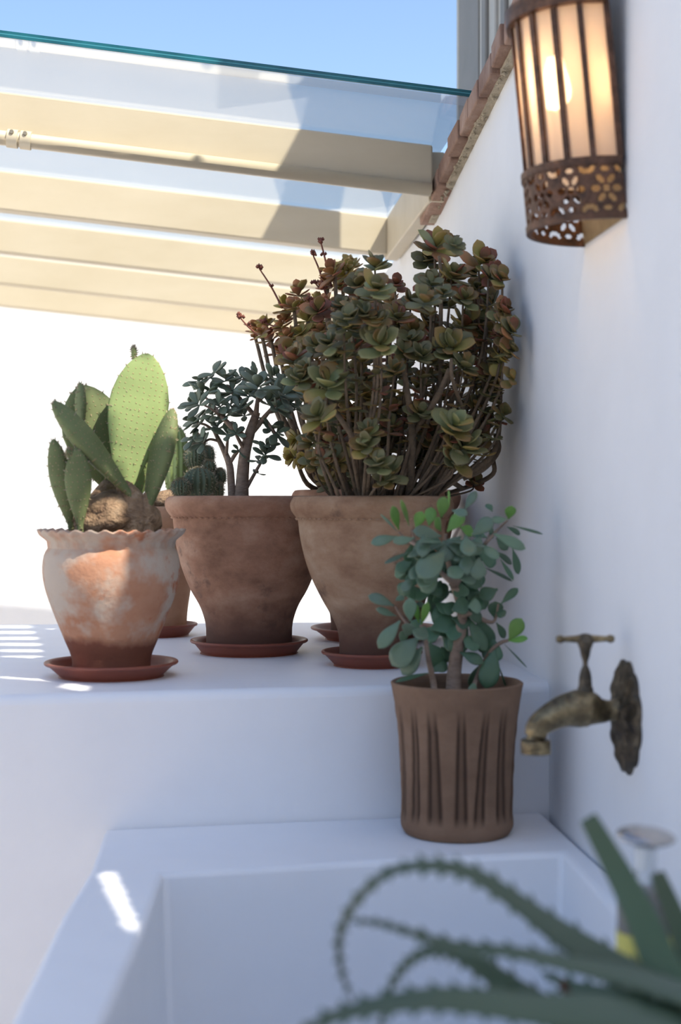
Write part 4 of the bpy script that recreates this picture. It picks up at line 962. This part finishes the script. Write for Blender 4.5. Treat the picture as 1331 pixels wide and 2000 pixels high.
for conv, lst in ((CA, LA), (CB, LB)):
    for (bx_, by_, tx_, ty_, w_, k) in lst:
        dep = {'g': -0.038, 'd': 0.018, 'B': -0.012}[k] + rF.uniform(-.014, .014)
        dy = rF.uniform(-0.022, 0.012) if k != 'd' else rF.uniform(-0.01, 0.02)
        b_ = PY(*conv(bx_, by_), YF+dep); t_ = PY(*conv(tx_, ty_), YF+dep+dy); d_ = t_-b_; L_ = d_.length
        W_ = w_*0.263*s/0.52
        edge = (w_ / max(1, math.hypot(tx_-bx_, ty_-by_))) < 0.34
        nn = Vector((0.05*rF.uniform(-1,1), -1, 0.55)) if not edge else Vector((0.2*rF.uniform(-1,1), -0.4, 1.0))
        W2 = W_ if not edge else W_*1.1
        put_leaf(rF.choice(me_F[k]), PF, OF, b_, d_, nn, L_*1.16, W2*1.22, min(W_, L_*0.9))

# --- aloe in the near corner ------------------------------------
YA = 1.02; PAl = empty('potted_aloe', (PY(1345,HOR,YA).x, YA, ZT), 'arching toothed aloe in a dark pot in the near right corner', 'potted plant'); OA = Vector(PAl.location)
za = CZ - 0.385 - ZT
prA = [(0.052,0.0),(0.056,0.01),(0.066,za-0.02),(0.072,za-0.015),(0.073,za)]
M_dpot = mat('dark_pot', [(0.3,(0.03,0.025,0.02)),(0.7,(0.06,0.045,0.035))], 20, 0.7)
build_pot(PAl, prA, M_dpot, 0.006, 0.012, None, 48, sub=2)
def aloe(pts, wid, m_, name='leaf', teeth=True, face=(0.1,-0.75,0.75), thick=0.32, n=7, blunt=False):
    P = [PY(x, y, Y) for x, y, Y in pts]; C = catmull(P, n); m = len(C); W = lerp_list(wid, m); sA = scale_at(1000, 1.0)
    v = []; f = []; tip = []; seg = 10; prev = None; tv = []; tf = []
    for i, p in enumerate(C):
        t = (C[min(i+1, m-1)]-C[max(i-1, 0)]).normalized(); nn = Vector(face); nn = (nn-t*nn.dot(t)).normalized()
        u = t.cross(nn).normalized(); w = W[i]*sA/2
        for k in range(seg):
            a = 2*math.pi*k/seg; q = p + u*(w*math.cos(a)) + nn*(w*thick*2*(math.sin(a)*0.5 + 0.35*(math.cos(a)**2)))
            v.append(q-OA); tip.append(i/(m-1))
        if teeth and i % 3 == 0 and 0 < i < m-2:
            for sg in (-1, 1):
                e_ = p+u*(w*sg) + nn*(w*thick*0.7); h_ = 0.0058 if w > 0.004 else 0.0035; i0 = len(tv)
                tv += [e_-OA-t*h_*0.7-u*sg*0.001, e_-OA+t*h_*0.7-u*sg*0.001, e_-OA+u*(sg*h_)+t*h_*0.5, e_-OA+nn*0.0012]; tf += [(i0,i0+1,i0+2),(i0,i0+2,i0+3),(i0+1,i0+3,i0+2)]
    for i in range(m-1):
        for k in range(seg):
            j = (k+1) % seg; f.append((i*seg+k, i*seg+j, (i+1)*seg+j, (i+1)*seg+k))
    f += [tuple(range(seg))[::-1], tuple(range((m-1)*seg, m*seg))]
    me = mesh(name, v, f); at = me.attributes.new('tip', 'FLOAT', 'POINT'); at.data.foreach_set('value', [x*x for x in tip])
    o = obj(name, me, m_, PAl)
    if tv:
        tm = mesh('teeth', tv, tf); tag(obj('teeth', tm, m_, o, smooth=False), kind='stuff')
    return o
aloe([(1335,1985,1.02),(1215,1905,1.01),(1090,1825,0.99),(1000,1758,0.97),(920,1708,0.96),(840,1692,0.955),(760,1705,0.955),(695,1762,0.96),(663,1830,0.965),(668,1900,0.97),(690,1955,0.975)], [100,85,66,46,33,24,19,16,13,10,4], A_l)
aloe([(1360,1960,1.0),(1240,1918,0.97),(1120,1888,0.95),(1000,1862,0.94),(900,1852,0.94),(800,1822,0.945),(735,1803,0.95),(683,1800,0.955)], [95,70,46,32,28,20,15,6], A_l, face=(0.1,-0.5,1))
aloe([(1290,2060,1.03),(1130,2010,1.02),(1010,1940,1.0),(930,1885,0.99),(870,1856,0.98),(825,1863,0.975),(785,1893,0.975),(757,1945,0.975),(742,2010,0.98)], [90,75,58,44,28,19,14,10,5], A_l)
aloe([(1340,2010,0.98),(1200,1985,0.93),(1060,1978,0.90),(940,1962,0.885),(840,1955,0.88),(730,1968,0.88),(640,1992,0.885),(560,2030,0.89)], [110,90,70,58,48,36,24,8], A_l, face=(0.05,-0.6,0.9))
aloe([(1345,1990,1.02),(1300,1910,1.03),(1255,1800,1.045),(1205,1700,1.06),(1148,1597,1.07)], [95,88,74,58,40], A_u, teeth=False, face=(0.2,-1,0.2), thick=0.2)
aloe([(1400,1990,1.05),(1352,1880,1.07),(1318,1790,1.08),(1283,1705,1.09)], [80,62,50,34], A_u, teeth=False, face=(0.2,-1,0.2), thick=0.2)
M_bract = mat('dry_leaf', [(0.3,(0.10,0.035,0.02)),(0.7,(0.16,0.07,0.04))], 30, 0.8)
aloe([(1130,1990,1.03),(1112,1955,1.03),(1098,1915,1.03)], [26,26,14], M_bract, 'dry_leaf', teeth=False)
aloe([(1330,2010,1.0),(1220,1960,1.02),(1120,1930,1.04),(1060,1900,1.06)], [70,55,34,10], A_u, face=(0.1,-0.6,0.8))

# --- bottle with a metal disc cap beside the aloe ----------------
YBo = 1.17; cB = PY(1262, HOR, YBo); sB = scale_at(1262, YBo); zcap = CZ - (1640-HOR)*sB - ZT
bot = empty('bottle', (min(cB.x, 0.462), YBo, ZT), 'clear bottle with round metal disc cap and yellow label behind the aloe', 'bottle')
rB = 0.024
o = obj('glass', lathe_me('glass', smooth_prof([(0.001,0.0),(rB,0.0),(rB,0.01),(rB,zcap-0.062),(rB*0.92,zcap-0.050),(0.0115,zcap-0.032),(0.0085,zcap-0.022),(0.0085,zcap-0.004),(0.001,zcap-0.004)], 2), 40), M_clear, bot)
o = obj('contents', lathe_me('contents', [(0.001,0.003),(rB-0.002,0.003),(rB-0.002,zcap-0.062),(rB*0.8,zcap-0.046),(0.001,zcap-0.044)], 32), M_brown, bot)
o = obj('label', lathe_me('label', [(rB+0.0006,zcap-0.135),(rB+0.0006,zcap-0.076)], 40), M_label, bot)
o = obj('cap', lathe_me('cap', smooth_prof([(0.001,-0.006),(0.010,-0.005),(0.016,-0.003),(0.0235,0.001),(0.0245,0.003),(0.022,0.006),(0.012,0.0085),(0.001,0.009)], 2), 40), M_chrome, bot, loc=(0,0,zcap))
o.rotation_euler = (R(3), R(3), 0)

# ------------------------------------------------------------------ tap
tp = PX(1226, 1400, XW); OT = Vector((XW, tp.y, tp.z)); sT = scale_at(1226, tp.y)
tap = empty('wall_tap', tuple(OT), 'aged brass tap with cross handle and scalloped rosette on the wall', 'tap')
def tpx(px, py, Y=None): return PY(px, py, (Y or tp.y)) - OT
# rosette
rr0 = 0.062; v = []; f = []; seg = 96; prof = [(0.004,0.016),(0.018,0.016),(0.022,0.011),(0.034,0.008),(0.046,0.007),(0.056,0.0065),(rr0,0.003),(rr0,0.0)]
def pet(a): return 1 + 0.075*abs(math.sin(a*6)) - 0.03
for r_, h_ in prof:
    for i in range(seg):
        a = 2*math.pi*i/seg; k = 1 + (pet(a)-1)*min(1, r_/0.05)**2; hh = h_ + (0.0022*math.cos(a*12)*(1 if 0.03 < r_ < 0.06 else 0))
        v.append((-hh, r_*k*math.cos(a)*0.92, r_*k*math.sin(a)*1.06))
for k in range(len(prof)-1):
    for i in range(seg): j = (i+1) % seg; f.append((k*seg+i, k*seg+j, (k+1)*seg+j, (k+1)*seg+i))
f.append(tuple(range(seg)))
obj('rosette', mesh('rosette', v, f), M_brassd, tap)
z0 = tpx(1190,1388).z
X_ = lambda px: tpx(px, 1388).x
zz = lambda py: tpx(1140, py).z
# body and spout
pts = [Vector((-0.012,0,z0)), Vector((X_(1190),0,z0)), Vector((X_(1172),0,z0)), Vector((X_(1150),0,zz(1384))), Vector((X_(1128),0,zz(1384))), Vector((X_(1100),0,zz(1389))), Vector((X_(1072),0,zz(1402))), Vector((X_(1052),0,zz(1418))), Vector((X_(1047),0,zz(1436)))]
obj('spout', tube_me('spout', pts, [26*sT,20*sT,25*sT,36*sT,37*sT,31*sT,26*sT,23*sT,21*sT], 20, 5), M_brass, tap)
o = obj('nozzle', lathe_me('nozzle', smooth_prof([(0.002,0.0),(0.0165,0.0),(0.0178,0.002),(0.0178,0.0135),(0.0165,0.016),(0.0115,0.0175),(0.010,0.022)], 2), 32), M_brass, tap, loc=(X_(1047),0,zz(1470))); 
xs_ = X_(1144)
pr = [(19,1368),(17,1356),(15,1344),(13,1340),(12,1322),(10,1312),(7,1304),(5,1300),(5,1292),(9,1280),(11,1268),(15,1258),(17,1250),(13,1242),(8,1238),(1,1237)]
o = obj('stem', lathe_me('stem', [(r_*sT, zz(y_)) for r_, y_ in pr], 24), M_brassd, tap, loc=(xs_,0,0))
hz = zz(1248)
hd = Vector((1, 0.0, 0)); hl = 57*sT
o = obj('handle', tube_me('handle', [Vector((xs_-hl,0,hz)), Vector((xs_-hl*0.86,0,hz)), Vector((xs_-hl*0.72,0,hz)), Vector((xs_-hl*0.3,0,hz)), Vector((xs_,0,hz)), Vector((xs_+hl*0.3,0,hz)), Vector((xs_+hl*0.72,0,hz)), Vector((xs_+hl*0.86,0,hz)), Vector((xs_+hl,0,hz))], [0.0035,0.0052,0.0032,0.0045,0.0070,0.0045,0.0032,0.0052,0.0035], 14, 4), M_brass, tap)
